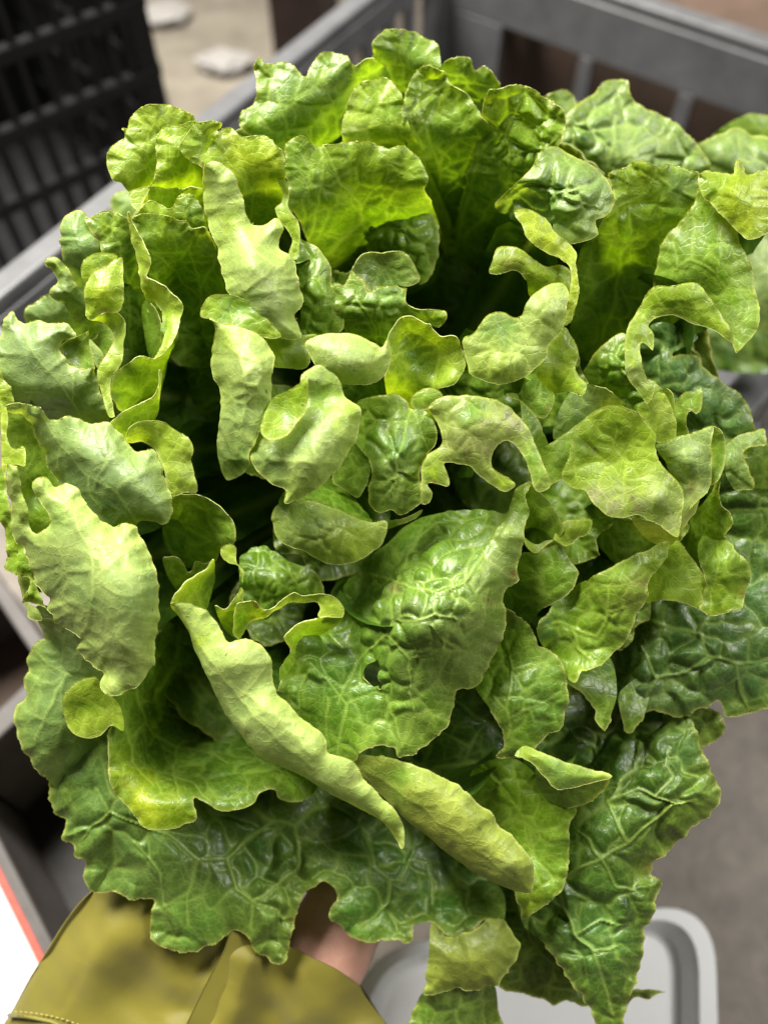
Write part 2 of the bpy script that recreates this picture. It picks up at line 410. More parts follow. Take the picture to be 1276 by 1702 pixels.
def build_leaf(patches, parent, label=None, name='leaf', mats=None):
    vs = []; fs = []; cs = []; ve = []; mi = []; off = 0
    for pt_ in patches:
        Wd, faces, C, V, k = pt_[:5]
        vs.append(Wd); cs.append(C); ve.append(V); fs += [tuple(a + off for a in f) for f in faces]; mi += [k] * len(faces); off += len(Wd)
    vs = np.concatenate(vs) - np.array(parent.location)
    me = bpy.data.meshes.new(name); me.from_pydata(vs.tolist(), [], fs); me.update()
    me.polygons.foreach_set('use_smooth', [True] * len(fs)); me.polygons.foreach_set('material_index', mi)
    for m in (mats or (M_TOP, M_UND)): me.materials.append(m)
    a = me.attributes.new('tint', 'FLOAT_COLOR', 'POINT'); C = np.concatenate(cs); a.data.foreach_set('color', np.c_[C, np.ones(len(C))].astype(np.float32).ravel())
    b = me.attributes.new('vein', 'FLOAT', 'POINT'); b.data.foreach_set('value', np.concatenate(ve).astype(np.float32))
    o = bpy.data.objects.new(name, me); S.collection.objects.link(o); o.parent = parent
    if label: o['label'] = label
    return o
# ------------------------------------------------------------------ the lettuce: every leaf traced, with its own heights
HEAD = empty('lettuce', at(640, 1180, -190))
tag(HEAD, 'large fresh green loose-leaf lettuce with ruffled leaves, held up to the camera by a hand', 'lettuce')
ZS[0] = 1.65
LC = [0]
def leaf(*patches, label=None, base=True):
    LC[0] += 1; ps = list(patches)
    if base:
        big = max(patches, key=lambda q: q[5][3]); bb = blade_base(big[5], seed=LC[0])
        if bb: ps.append(bb)
    return build_leaf(ps, HEAD, label)
U = dict(side='u')

# --- back row, upper left to upper right
leaf(patch('397,205 405,185 420,172 427,153 424,110 431,94 441,106 470,101 490,112 508,128 514,112 520,100 537,88 557,87 576,94 592,110 606,99 622,97 650,130,-90h 620,230,-110h 560,300,-140h 500,300,-140h 474,262,-80h 455,240,-50h 430,232,-45',
     z=-35, col='G', bl=5, spots=[(435, 140, 26, 'y', .7), (480, 150, 50, 'B', .5), (560, 130, 50, 'B', .4)],
     veins=[(3, 1, '560,290 562,200 545,150 535,110'), (2, 1, '562,200 580,170 590,140'), (3, 1.2, '500,290 478,215 462,160 450,120')]))
leaf(patch('621,140,-95h 619,94 621,67 635,54 659,48 682,51 706,61 727,74 731,90 735,120,-60h 760,260,-200h 660,250,-200h',
     z=-58, col='G', bl=5, cell=34, spots=[(670, 100, 40, 'B', .4)], veins=[(2.5, 1, '680,260 672,150 665,90 668,60')]))
leaf(patch('728,120,-90h 739,102 760,95 780,96 789,118 804,112 819,121 831,142 838,180,-90h 800,300,-200h 750,260,-190h',
     z=-75, col='G', bl=5, cell=32, spots=[(765, 120, 30, 'B', .4)]))
leaf(patch('572,238 570,204 580,165 596,141 618,134 636,128 652,136 668,160 676,200 700,250,-60h 760,420,-210h 690,400,-200h 620,270,-80h',
     z=-28, col='l', bl=4, cell=44, spots=[(640, 180, 40, 'G', .6)], veins=[(3, 1.5, '740,410 680,270 650,205 640,150')]))
leaf(patch('668,215 672,165 690,120 713,110 733,118 748,137 772,153 782,165 795,185 812,205 838,300,-120h 800,440,-240h 740,450,-250h 690,330,-130h 676,250,-60h',
     z=-30, col='G', bl=7, cell=46, in_=[(735, 180, -55)], spots=[(725, 150, 45, 'y', .7), (690, 190, 28, (.16, .19, .03), .6), (740, 260, 60, 'g', .8)],
     veins=[(4.5, 2, '742,440 733,340 730,275 712,225 695,180 700,140'), (2.5, 1.2, '730,275 760,230 775,190'), (2, 1, '733,340 765,300 790,240')]))
leaf(patch('811,151 835,145 862,141 890,149 913,168 933,180 939,200 937,219 929,240 920,262,-20h 890,330,-60h 850,420,-180h 775,470,-240h 745,430,-230h 762,350,-120 782,274,-70 800,196,-35',
     z=-8, col='G', bl=7, cell=48, spots=[(870, 180, 60, 'y', .6), (800, 330, 60, 'g', .7)],
     veins=[(4.5, 2.2, '752,425 775,340 795,255 806,200 812,160'), (3.2, 1.6, '765,400 815,345 845,300 848,262 838,225 852,195 870,160'), (2, 1, '848,262 880,250 905,248 925,225'), (2, 1, '838,225 820,205'), (2, 1, '852,195 880,200 895,215 900,240')]))
# --- big leaf in the upper middle
leaf(patch('457,276 474,266 474,243 490,227 506,226 521,239 545,241 572,237 604,235 619,237 647,247 670,241 690,255 702,270 708,294 706,313 718,340,-50 735,400,-130h 720,470,-200h 640,500,-200h 560,490,-170h 517,410,-60 494,362,-20 478,341,0 480,300',
     z=0, col='G', bl=5, cell=50, in_=[(600, 300, -22), (620, 380, -75)],
     spots=[(640, 270, 60, 'y', .6), (560, 260, 50, 'y', .35), (600, 420, 70, 'g', .7), (530, 330, 40, 'G', .5)],
     veins=[(4, 2, '545,425 600,370 602,345 562,298 548,262 542,245'), (3, 1.5, '515,395 530,340 537,290 536,245'), (2, 1, '602,345 615,320 640,300 670,285'), (2.2, 1.2, '640,420 645,385 640,350 665,300'), (2, 1, '508,390 505,330 512,290'), (2, 1, '562,298 550,310 540,305')]),
     patch('600,370,-60h 640,350 690,345 722,362 728,420 705,470 670,470,-110h 620,440,-110h', z=-62, col='g', bl=11, cell=30, ruf=1, in_=[(670, 400, -50)]))
# --- upper left cluster
leaf(patch('202,213 212,215 210,224 219,192 247,173 290,177 325,198 345,260,-30h 300,360,-120h 240,350,-110h 215,318 186,293 177,268 185,243 208,226',
     z=-8, col='l', bl=3, cell=40, spots=[(240, 250, 50, 'G', .5)], teeth=.6, veins=[(2, 1, '262,340 240,270 250,220 270,190'), (1.8, 1, '240,270 215,250')]))
leaf(patch('327,202 300,206 274,210 259,231 260,266 258,290 250,308 240,330,-30h 300,380,-90h 350,330,-40h 345,250,0h',
     z=12, col='y', bl=3, cell=40, teeth=.5, veins=[(2, 1, '300,350 290,290 280,240')]))
leaf(patch('367,204 345,200 325,206 310,223 298,243 305,258 316,268 333,275 350,290,0h 362,250,0h 352,222 362,212',
     z=28, col='l', bl=3, cell=30, teeth=.5, spots=[(335, 235, 22, 'G', .7)]))
leaf(patch('318,262 333,256 345,245 348,225 352,215 361,217 366,228 368,214 385,211 400,226 430,225 450,229 459,243 472,252 471,280 474,330,-20 460,372,-60h 430,420,-110h 390,420,-100h 370,330,0h 350,300,10h 333,276',
     z=22, col='y', bl=3, cell=52, teeth=.7, spots=[(420, 250, 60, 'Y', .6), (430, 340, 40, 'g', .5)], veins=[(2.5, 1.2, '415,410 420,330 405,280 395,235'), (1.8, 1, '420,330 445,290 460,262'), (1.8, 1, '410,300 380,280')]))
leaf(patch('249,309 274,313 302,313 322,309 340,318 352,360,-20h 330,400,-60h 280,395,-60h 250,360,-20h 245,330',
     z=4, col='y', bl=3, teeth=.5), patch('231,349 251,333 282,347 290,340 298,325 319,323 337,349 343,378 360,420,-50h 300,450,-70h 245,430,-60h 226,362', z=12, col='y', bl=3, teeth=.5, spots=[(318, 350, 25, 'g', .7)]),
     patch('215,318 235,312 250,309 240,330 232,348 222,345 217,335', z=6, col='l', bl=1, teeth=.3, ruf=0))
leaf(patch('219,364 239,355 274,357 300,367 308,368 317,380 341,376 352,400,0 372,460,-10h 400,560,-90h 370,720,-230h 300,760,-240h 240,690,-200h 235,560,-110h 250,470,-30h 243,440,-5h 232,400',
     z=16, col='g', bl=4, cell=58, in_=[(300, 470, -55), (310, 600, -140)], spots=[(275, 380, 40, 'y', .5)],
     holes=['292,585 303,592 302,612 303,625 290,630 283,622 286,600'],
     veins=[(2.6, 1.4, '330,640 335,540 330,460 315,420'), (2, 1, '333,500 290,450 255,420'), (2, 1, '332,480 360,430')]))
leaf(patch('337,282 345,270 358,268 374,274 388,290 400,321 407,353 421,372 445,371 462,364 470,380 464,411 490,435 492,458 504,500 489,521 500,557 467,562 435,540,40h 395,505,48 380,482,46 368,447,40 357,396,30 343,364,22 339,313,20',
     z=46, in_=[(420, 440, 62), (370, 320, 44), (460, 500, 58)], col='P', bl=2.6, cell=52, **U, teeth=.8, ruf=2, spots=[(440, 500, 50, 'q', .45), (390, 370, 40, 'l', .5)],
     veins=[(2, 1, '390,370 420,410 450,440 480,450'), (2, 1, '408,480 440,455 455,440'), (1.6, 1, '415,490 460,478 490,480')]),
     label='pale under side of a leaf folded down over its neighbours')
# --- left edge, upper
leaf(patch('100,395 102,378 110,358 125,348 142,357 155,385 167,410 165,420 150,440,-10h 140,480,-60h 110,470,-50h 103,425', z=0, col='B', bl=2, side='u', cell=40, teeth=.5, spots=[(125, 390, 40, (.22, .36, .12), .7)]))
leaf(patch('140,364 158,357 178,350 197,355 212,367 224,410,-10h 240,490,-50h 262,600,-110h 230,680,-160h 195,600,-90h 190,500,-30h 172,425 165,405 150,382', z=4, col='g', bl=4, cell=44, spots=[(185, 370, 26, 'y', .5)],
     veins=[(2.6, 1.4, '222,660 217,560 215,480 200,420 190,370'), (1.8, 1, '215,480 228,440'), (1.8, 1, '217,520 195,480')]))
leaf(patch('212,350 219,364 236,400 251,431 243,459 258,466 275,478 303,504 299,530 292,561 274,585 255,597 268,580 272,560 274,540 268,515,10 255,500,5 246,520,-20h 240,490,0 229,443,10 222,405,12 215,372,14',
     z=34, in_=[(262, 490, 24)], col='l', side='u', bl=1.5, cell=40, ruf=1.5, teeth=.5),
     patch('255,597 235,590 208,608 188,625 183,650 190,668 198,682 225,690,-40h 260,670,-50h 280,600,-20h 292,562 299,530 290,520,10h 268,540,20h 268,580', z=24, col='G', bl=2, in_=[(240, 630, 0)], teeth=.5, ruf=2))
leaf(patch('235,520,-30h 240,500,-10h 250,505,0 262,520,0 270,545,0 270,570,0 262,590,-5h 250,600,-30h', z=-5, col='g', bl=1, ruf=0))
leaf(patch('135,458 137,435 153,423 172,419 196,425 190,433 176,443 157,451 145,475,20h', z=26, col='y', bl=1, ruf=1, teeth=.3, spots=[(165, 432, 12, 'g', .5)]),
     patch('141,498 141,478 148,462 157,451 176,443 190,432 203,428 204,460 205,498 200,515 188,519 168,521 151,531 143,522', z=40, col='y', bl=2, in_=[(172, 480, 52)], teeth=.4, ruf=1.5, spots=[(172, 480, 30, 'Y', .5)]),
     patch('151,531 168,521 188,518 204,529 209,545 206,566 203,600 196,612 186,625 183,650 190,692 182,693 168,651 161,619 172,596 185,575 190,560,20 182,545,10 170,535,15', z=36, col='l', bl=1.6, teeth=.4, ruf=1, spots=[(195, 550, 20, 'P', .7)]),
     label='narrow yellow-green leaf edge rolled into a loop')
leaf(patch('151,531,20h 170,533 186,548 188,575 176,596 163,612,-10h 150,580,-10h', z=5, col='g', bl=1, ruf=0, teeth=.3))
leaf(patch('76,435 90,427 106,435 118,459 129,478 145,470,-10h 160,540,-30h 130,560,-50h 118,530,-20h 106,506 86,494 84,482 96,463', z=2, col='B', bl=2, side='u', cell=36, spots=[(95, 440, 20, 'l', .7), (110, 480, 30, (.25, .36, .12), .5)]))
leaf(patch('40,525 55,503 90,488 125,500 150,560,-100h 60,560,-100h', z=-62, col='q', side='u', bl=2, spots=[(90, 510, 50, (.26, .40, .15), .8)]))
leaf(patch('-14,590 0,555 20,516 27,529 39,537 51,533 80,537 110,537 121,547 126,556 106,567 100,578 102,592 114,604 133,614 157,614 165,651 182,692 160,720,-50h 90,710,-50h 20,690,-40h -12,640',
     z=2, in_=[(60, 590, 14), (120, 650, 0)], col='q', side='u', bl=3, cell=48, ruf=2.5, spots=[(30, 560, 40, (.25, .36, .15), .6)], veins=[(2, 1, '140,700 100,640 60,590 30,540'), (1.5, 1, '100,640 70,650 40,650'), (1.5, 1, '120,670 125,630 110,600')]),
     patch('100,577 110,567 133,557 155,547 164,552 160,562 151,566 153,588 157,614 133,613 114,603 102,591', z=6, in_=[(128, 582, -22)], col='g', bl=1.5, ruf=1, teeth=.4),
     patch('149,563 158,572 172,590 164,612 156,600 150,582', z=18, col='q', side='u', bl=1, ruf=0, teeth=.3))
leaf(patch('-16,590 5,625 18,650 22,668 0,684 -16,690', z=22, col='l', bl=1.5))
# --- left big folds
leaf(patch('-2,690 12,672 37,671 60,700 85,770 102,820 98,870 76,905,-40h 45,900,-30h 26,830 12,760', z=0, in_=[(60, 820, -34), (45, 740, -24)], col='G', bl=3, ruf=1, spots=[(70, 800, 50, 'g', .6)]),
     patch('2,680 12,672 37,671 67,678 86,698 120,693 150,703 180,705 208,727 222,748 238,752 255,746 270,784 280,815 285,843 280,866 255,868 231,868 223,876,20h 188,880,10h 140,860,0h 108,845,0 100,810,5 80,770,12 62,730,18 40,690,26',
     z=44, in_=[(200, 790, 58), (120, 750, 44)], col='q', side='u', bl=4, cell=58, ruf=2.5, spots=[(110, 710, 50, (.26, .38, .12), .7), (180, 830, 36, (.10, .19, .07), .6), (120, 790, 26, (.10, .19, .06), .5), (260, 740, 30, 'p', .5)],
     veins=[(2.6, 1.4, '225,866 195,815 145,785 100,740 70,690'), (2, 1, '145,785 175,765 190,750'), (2, 1, '195,815 215,790 240,785'), (1.8, 1, '145,785 150,820 170,845'), (1.8, 1, '100,740 95,780'), (1.6, 1, '160,790 180,760 175,735')]),
     patch('2,680 10,675 13,700 11,722 17,741 28,746 40,742 42,760 41,775 24,771 12,780 5,792 2,735', z=50, col='l', bl=1.2, ruf=1, teeth=.4),
     label='broad blue-green under side of a leaf at the left edge')
leaf(patch('-16,770 4,780 12,820 22,868 40,905 50,930 60,975 78,1012 70,1008 45,1001 38,1003 45,985 50,962 35,958 10,945 12,920 4,872 -14,840', z=4, col='G', bl=3, spots=[(10, 900, 30, 'l', .4)]))
leaf(patch('31,957 52,960 55,985 46,1002 62,1012 70,1030 48,1027 44,1008 40,1000', z=-6, col='p', side='u', bl=1, ruf=0, teeth=.5))
leaf(patch('12,772 27,776 36,815 47,850 52,884 68,886 82,872 80,850 66,832 55,808 63,796 78,792 84,800 90,808 110,804 129,815 149,843 168,866 188,874 226,874 235,898 251,925 259,957 265,988 261,1035 257,1086 245,1121 227,1141 196,1155 180,1155 165,1139 172,1117,40 157,1106,38 129,1082,36 137,1059,42 114,1047,36 92,1035,34 92,1023,36 78,1012,34 82,996,38 59,968,32 51,937,32 43,918,34 27,898,34 20,870,36 14,820,38',
     z=58, in_=[(180, 960, 84), (130, 880, 62), (200, 1080, 74), (90, 920, 56), (60, 875, 44)], col='P', side='u', bl=4, cell=54, ruf=2.5, teeth=.8,
     spots=[(110, 960, 50, (.22, .33, .11), .5), (150, 1000, 20, (.12, .24, .07), .5), (120, 1060, 40, (.20, .30, .10), .4), (240, 980, 50, (.28, .42, .15), .6), (90, 860, 24, (.16, .28, .07), .7), (30, 850, 20, 'l', .4)],
     veins=[(3, 1.6, '137,1060 148,1010 157,960 152,915 130,880 118,830'), (2.2, 1.2, '157,960 190,930 225,905'), (2, 1, '152,943 110,950 85,980'), (2, 1, '137,1060 170,1085 215,1100 240,1100'), (1.8, 1, '148,1010 110,1000 95,985'), (1.8, 1, '157,960 200,990 235,990'), (1.6, 1, '165,1090 180,1120 190,1150'), (1.6, 1, '110,950 95,910 60,905')]),
     label='large pale leaf turned inside out on the left')
leaf(patch('58,1010,-20h 85,1008,-10h 130,1050,-10h 175,1115,-20h 170,1135 150,1128 125,1135,-30h 90,1080,-40 72,1050,-35', z=-24, col='q', side='u', bl=5, cell=34, ruf=1),
     patch('74,1062 59,1070 45,1094 47,1113 41,1133 43,1153 27,1176 25,1196 31,1227 47,1258 76,1292 110,1320,-70h 190,1290,-90h 190,1130,-60h 110,1060,-40h', z=-36, in_=[(90, 1180, -24)], col='B', side='u', bl=4, cell=52, ruf=2.5,
     veins=[(2.6, 1.2, '180,1120 110,1120 80,1105 60,1080'), (2.2, 1, '110,1120 80,1180 60,1230'), (1.8, 1, '80,1105 60,1130 50,1150')]))
leaf(patch('184,1206 165,1224 145,1227 121,1219 106,1190 104,1164 114,1145 137,1129 161,1127 170,1145 186,1158 200,1175,0h 205,1215,10h', z=12, in_=[(140, 1175, 0)], col='l', bl=3, cell=44, teeth=.4, ruf=1, spots=[(145, 1170, 26, 'G', .6)], veins=[(2, 1, '200,1190 170,1180 140,1160'), (1.6, 1, '170,1180 160,1205')]))
# --- cup in the lower left; spots paint shade inside and light on its lip
leaf(patch('184,1156 205,1150 228,1140,-30h 258,1090,-60h 285,1000,-170h 340,1000,-200h 420,1080,-190h 490,1190,-150h 530,1300,-70h 500,1333,-30 466,1328,-20 462,1316 447,1311 431,1320 423,1335 392,1347 364,1347 345,1338 323,1326 324,1364 305,1370 290,1378 240,1376 225,1357 200,1330 184,1305 180,1260 180,1230 186,1200',
     z=10, in_=[(300, 1150, -150), (320, 1230, -120), (250, 1250, -50), (240, 1340, 12), (340, 1280, -46), (230, 1200, -22)], col='g', bl=5, cell=62, ruf=2, teeth=.7,
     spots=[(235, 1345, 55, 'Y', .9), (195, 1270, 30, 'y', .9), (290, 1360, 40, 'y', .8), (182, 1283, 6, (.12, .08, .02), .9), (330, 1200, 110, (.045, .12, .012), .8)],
     veins=[(4, 2.2, '300,1010 300,1060 295,1100 280,1125 255,1165 235,1170'), (2.6, 1.6, '229,1145 236,1180 242,1202 262,1222 295,1240 330,1225 340,1180'), (2.4, 1.2, '242,1202 214,1230 200,1180'), (2.4, 1.2, '295,1240 290,1290 300,1330'), (2, 1, '295,1240 350,1250 380,1265'), (2, 1, '295,1100 320,1130 345,1170'), (2, 1, '214,1230 225,1270 255,1300 285,1295'), (2, 1, '262,1222 250,1240'), (1.8, 1, '290,1290 320,1300 350,1330')]),
     label='cupped leaf with a yellow-green lip, painted brighter as lit, at the lower left')
# --- outer leaf at the bottom
leaf(patch('80,1296 84,1272 110,1237 135,1226 184,1215,-60h 260,1230,-100h 400,1280,-120h 560,1290,-130h 700,1370,-130h 830,1470,-110h 838,1531 815,1525 792,1543 760,1556 737,1551 713,1533 700,1535,-70h 686,1539 682,1566 643,1562 608,1564 584,1558 568,1543 549,1527 551,1508 560,1492 557,1480 537,1468 517,1476 500,1490 492,1527 480,1566 474,1600 458,1602 443,1594 423,1578 415,1562 407,1553 392,1547 376,1555 345,1572 313,1584 286,1580 261,1570 251,1555 247,1543 253,1496 215,1494 200,1484 176,1484 153,1480 141,1461 139,1429 125,1423 125,1410 106,1394 108,1365 98,1357 84,1327',
     z=-52, in_=[(250, 1400, -40), (360, 1500, -48), (440, 1430, -66), (620, 1450, -78), (160, 1330, -38), (460, 1540, -46)], col='b', bl=12, cell=84, ruf=4, teeth=1.4,
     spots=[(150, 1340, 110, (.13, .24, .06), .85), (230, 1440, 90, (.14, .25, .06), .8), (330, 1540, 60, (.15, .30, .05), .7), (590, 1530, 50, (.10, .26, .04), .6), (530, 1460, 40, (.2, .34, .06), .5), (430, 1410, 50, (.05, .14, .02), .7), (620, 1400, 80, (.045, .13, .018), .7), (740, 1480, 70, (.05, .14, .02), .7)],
     veins=[(6, 4.5, '545,1335 520,1345 492,1372 450,1360 425,1345'), (4.5, 3, '492,1372 494,1430 490,1440 440,1490 420,1500'), (4.5, 3, '450,1365 400,1400 380,1425 330,1430 280,1385'), (3.5, 2, '330,1430 312,1480 270,1510'), (3.5, 2, '380,1425 395,1480 420,1500 415,1540'), (3, 1.6, '492,1390 530,1400 560,1395 600,1370 608,1350'), (3, 1.5, '608,1390 625,1440 650,1462 672,1460 685,1420 690,1400'), (2.4, 1.2, '650,1462 648,1500 600,1540'), (2.4, 1.2, '690,1425 715,1430 718,1500'), (2.6, 1.4, '280,1385 230,1370 180,1350 160,1310'), (2.4, 1.2, '312,1480 310,1540'), (2.2, 1.2, '270,1510 265,1450 220,1400'), (2, 1, '420,1500 460,1510 480,1540'), (2, 1, '180,1350 150,1380 130,1400')]),
     label='broad dark outer leaf with deep pockets hanging over the olive sleeve')
leaf(patch('717,1535,-60h 737,1551 760,1557 792,1545 811,1527 835,1531 851,1551 864,1572 856,1594 843,1617 819,1637 792,1645 753,1645 725,1651 704,1652 713,1594', z=-46, in_=[(785, 1590, -36)], col='o', side='u', bl=3, cell=60, ruf=2.5, spots=[(800, 1560, 40, (.17, .21, .07), .6), (740, 1560, 30, (.13, .17, .05), .6)], vein=.5), base=False)
leaf(patch('704,1650,-60h 760,1640,-60h 818,1636,-60h 828,1680 838,1740 760,1760,-70h 672,1750 682,1695 692,1668', z=-66, col='b', bl=4, cell=50, spots=[(710, 1680, 26, (.13, .25, .03), .8)]), base=False)
# --- lower right
leaf(patch('827,1637 870,1653 900,1660 921,1670 940,1664 976,1674 1030,1655 1062,1645 1105,1649 1075,1660 1050,1662 1030,1690,-110h 990,1560,-120h 900,1480,-130h 830,1440,-140h 820,1520,-120h 845,1590', z=-86, col='d', bl=4, spots=[(900, 1630, 60, (.10, .14, .03), .7), (1080, 1650, 20, (.12, .18, .05), .8)], veins=[(2.4, 1.4, '850,1490 870,1540 905,1590 930,1610')]))
leaf(patch('1100,1190,-70h 1160,1172 1190,1185 1205,1206 1200,1222 1180,1238 1160,1244 1120,1250,-90h', z=-66, col='d', bl=4, cell=30))
leaf(patch('1120,1168,-80h 1152,1200 1158,1222 1168,1253 1184,1288 1199,1312 1197,1323 1187,1339 1172,1363 1136,1388 1117,1410 1089,1433 1082,1453 1098,1471 1089,1492 1082,1535 1070,1547 1066,1594 1062,1621 1046,1653 1038,1690 1022,1740 1000,1720 972,1664 933,1610 905,1570 868,1535,-60h 850,1400,-110h 930,1280,-110h 1040,1190,-100h',
     z=-44, in_=[(1080, 1300, -30), (1000, 1400, -30), (960, 1540, -34), (1030, 1600, -28), (1110, 1340, -28)], col='d', bl=12, cell=74, ruf=4, teeth=1.2,
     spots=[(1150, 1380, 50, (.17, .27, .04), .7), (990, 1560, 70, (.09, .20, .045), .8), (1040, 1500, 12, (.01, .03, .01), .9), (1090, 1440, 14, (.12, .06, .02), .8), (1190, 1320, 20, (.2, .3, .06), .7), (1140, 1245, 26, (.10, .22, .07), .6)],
     veins=[(4.5, 3, '920,1475 940,1520 955,1555 985,1580 1005,1640 1020,1690'), (3.5, 2.4, '905,1470 945,1450 998,1428 1045,1400 1120,1340 1160,1330'), (3, 1.8, '998,1428 975,1395 960,1380'), (3, 1.8, '1045,1400 1020,1360 1005,1330'), (3, 1.8, '1005,1335 1060,1310 1090,1325 1125,1340'), (2.6, 1.4, '998,1428 1025,1475 1060,1480'), (2.6, 1.4, '1090,1325 1120,1290 1105,1270 1110,1240'), (2.6, 1.4, '1005,1335 1050,1270 1060,1230'), (2.2, 1.2, '955,1555 1000,1530 1050,1540'), (2, 1, '985,1580 1030,1570 1060,1590')]),
     label='long dark outer leaf hanging down at the lower right')
leaf(patch('780,1290,-60h 850,1260,-50h 905,1300,-30 958,1341 948,1370 944,1429 937,1474 905,1504 880,1522 866,1530 864,1508 856,1484 830,1440,-50h', z=-18, col='G', bl=4, cell=52, spots=[(930, 1420, 50, (.17, .31, .03), .7), (880, 1500, 26, 'l', .6)], veins=[(2.4, 1.2, '800,1270 860,1340 880,1420 900,1480')]))
leaf(patch('740,1140,-110h 860,1120,-110h 1000,1150,-110h 1060,1200,-90h 1030,1330,-80h 960,1400,-90h 860,1430,-100h 740,1340,-110h 640,1280,-120h 660,1200,-110h',
     z=-100, in_=[(850, 1270, -92)], col='d', bl=8, cell=56, spots=[(900, 1250, 90, (.04, .11, .015), .6), (1010, 1190, 40, (.08, .06, .02), .5)],
     veins=[(4, 2.5, '720,1275 800,1268 830,1268 865,1330 868,1370 850,1385'), (3, 1.6, '940,1215 985,1240 1010,1290 1035,1300'), (3, 1.6, '865,1330 900,1340 940,1330')]))
leaf(patch('886,1244 913,1257 952,1270 985,1280 1017,1291 972,1304 948,1310 925,1312 905,1292 885,1270 868,1260 855,1256,10h 870,1240,0h', z=22, in_=[(925, 1280, 32)], col='l', side='u', bl=1.6, cell=30, ruf=1, teeth=.5, spots=[(940, 1285, 50, (.20, .34, .07), .8)]),
     patch('890,1262,0h 925,1300,5h 972,1300,6h 1012,1292 1005,1310 985,1330,-10 940,1342,-16 900,1320,-30h', z=4, col='g', bl=2, ruf=1))
leaf(patch('944,1137 972,1157 988,1180 990,1200 1005,1216 1014,1192 1025,1150,-20h 1010,1090,-40h 950,1095,-30h 925,1110,-20h', z=-10, col='g', bl=3, ruf=1.5),
     patch('1042,1219 1032,1190 1030,1150,-50h 1080,1120,-60h 1070,1190', z=-40, col='g', bl=2, ruf=1))
leaf(patch('839,1012 854,1019 874,1035 890,1059 894,1074 907,1076 925,1090 937,1110 941,1137 945,1157 939,1180 931,1208 905,1227 890,1243 870,1257 825,1259 837,1239 835,1215 815,1180 790,1140,-20h 800,1080,-30h 820,1030,-20h',
     z=4, in_=[(880, 1140, 12), (860, 1060, 0)], col='g', bl=6, cell=54, ruf=2, spots=[(860, 1050, 26, 'G', .7), (900, 1180, 50, (.12, .25, .04), .7), (848, 1020, 10, (.2, .13, .05), .6)],
     veins=[(3.2, 2, '838,1245 848,1200 842,1180 820,1160'), (2.6, 1.3, '848,1195 880,1175 910,1165 935,1150'), (2.2, 1.1, '842,1180 850,1110 840,1050'), (2, 1, '880,1175 890,1200 925,1200'), (2, 1, '850,1110 890,1100 920,1110')]))
# --- right: very big outer leaf
leaf(patch('1190,790,-60h 1232,790,-50h 1290,770,-60 1340,900,-60 1330,1100 1290,1170 1276,1177 1242,1188 1207,1188 1195,1165 1176,1174 1152,1181 1131,1193 1097,1182 1066,1186 1050,1176 1010,1160,-90h 960,1060,-110h 1010,990,-90h 1100,940,-80h 1160,860,-80h',
     z=-52, in_=[(1150, 1080, -36), (1230, 1100, -34), (1230, 950, -60)], col='d', bl=9, cell=64, ruf=3, teeth=1.2,
     spots=[(1110, 1140, 90, (.10, .18, .06), .6), (1230, 1120, 80, (.085, .19, .06), .7), (1250, 990, 40, (.10, .22, .08), .6), (1110, 1060, 50, (.05, .13, .02), .6)],
     veins=[(3, 3, '1207,851 1240,848 1300,840'), (4.5, 2.5, '1040,1010 1100,1040 1160,1050 1178,1090 1230,1105 1300,1090'), (3, 1.6, '1178,1090 1140,1120 1090,1125 1060,1070'), (2.6, 1.3, '1225,1105 1230,1150 1245,1185'), (2.6, 1.3, '1160,1050 1180,1020 1230,1010'), (2.4, 1.2, '1090,1125 1070,1160'), (2.4, 1.2, '1225,1130 1190,1150')]),
     label='very broad dark outer leaf reaching out of the frame at the right')
leaf(patch('1203,894 1223,914 1242,937 1246,957 1242,976 1234,1008 1215,1015 1180,1023 1164,1012 1168,990 1176,968 1163,940,-10 1160,905,-30h 1180,880,-40h', z=2, in_=[(1205, 960, 12)], col='G', bl=4, cell=46, ruf=2, spots=[(1195, 1000, 36, 'y', .5), (1240, 985, 12, (.3, .18, .08), .5), (1180, 950, 20, 'd', .5)], veins=[(2.2, 1.1, '1190,890 1195,940 1185,980 1180,1015'), (1.8, 1, '1195,950 1230,960')]))
leaf(patch('1070,1000,-30h 1080,960,-20h 1100,925,-6h 1111,900 1125,897 1140,914 1156,937 1176,968 1170,985 1164,1010 1129,1000 1095,998', z=-2, in_=[(1130, 960, -4)], col='y', bl=2, cell=50, ruf=1, teeth=.5, spots=[(1120, 960, 60, (.20, .33, .02), .8)]))
leaf(patch('892,1045 915,1012 930,988,-10h 950,975,-20h 972,965 1011,945 1050,925 1089,908 1111,901 1109,921 1097,941 1076,968 1073,996 1058,1023 1042,1059 1015,1090 991,1110 968,1113 955,1135 935,1120,-10h 905,1080,-20h',
     z=14, in_=[(1000, 1030, 16), (1060, 960, 22), (930, 1030, -6), (960, 1000, 0)], col='G', bl=6, cell=56, ruf=2, teeth=.9,
     spots=[(1095, 925, 30, 'l', .6), (1065, 980, 26, (.30, .33, .09), .7), (1072, 970, 6, (.10, .06, .03), .9), (1030, 1010, 50, (.16, .22, .03), .6), (905, 1040, 30, (.14, .28, .09), .7), (1000, 1060, 50, (.14, .24, .02), .6)],
     veins=[(4, 2, '895,1045 930,1035 950,1045 990,1060 1010,1020 1012,975'), (2.4, 1.2, '1012,975 1050,970 1075,950'), (2.2, 1.1, '1012,975 980,975 960,990'), (2.2, 1.1, '950,1045 960,1080 985,1100'), (2, 1, '1010,1020 1040,1010 1070,1000')]))
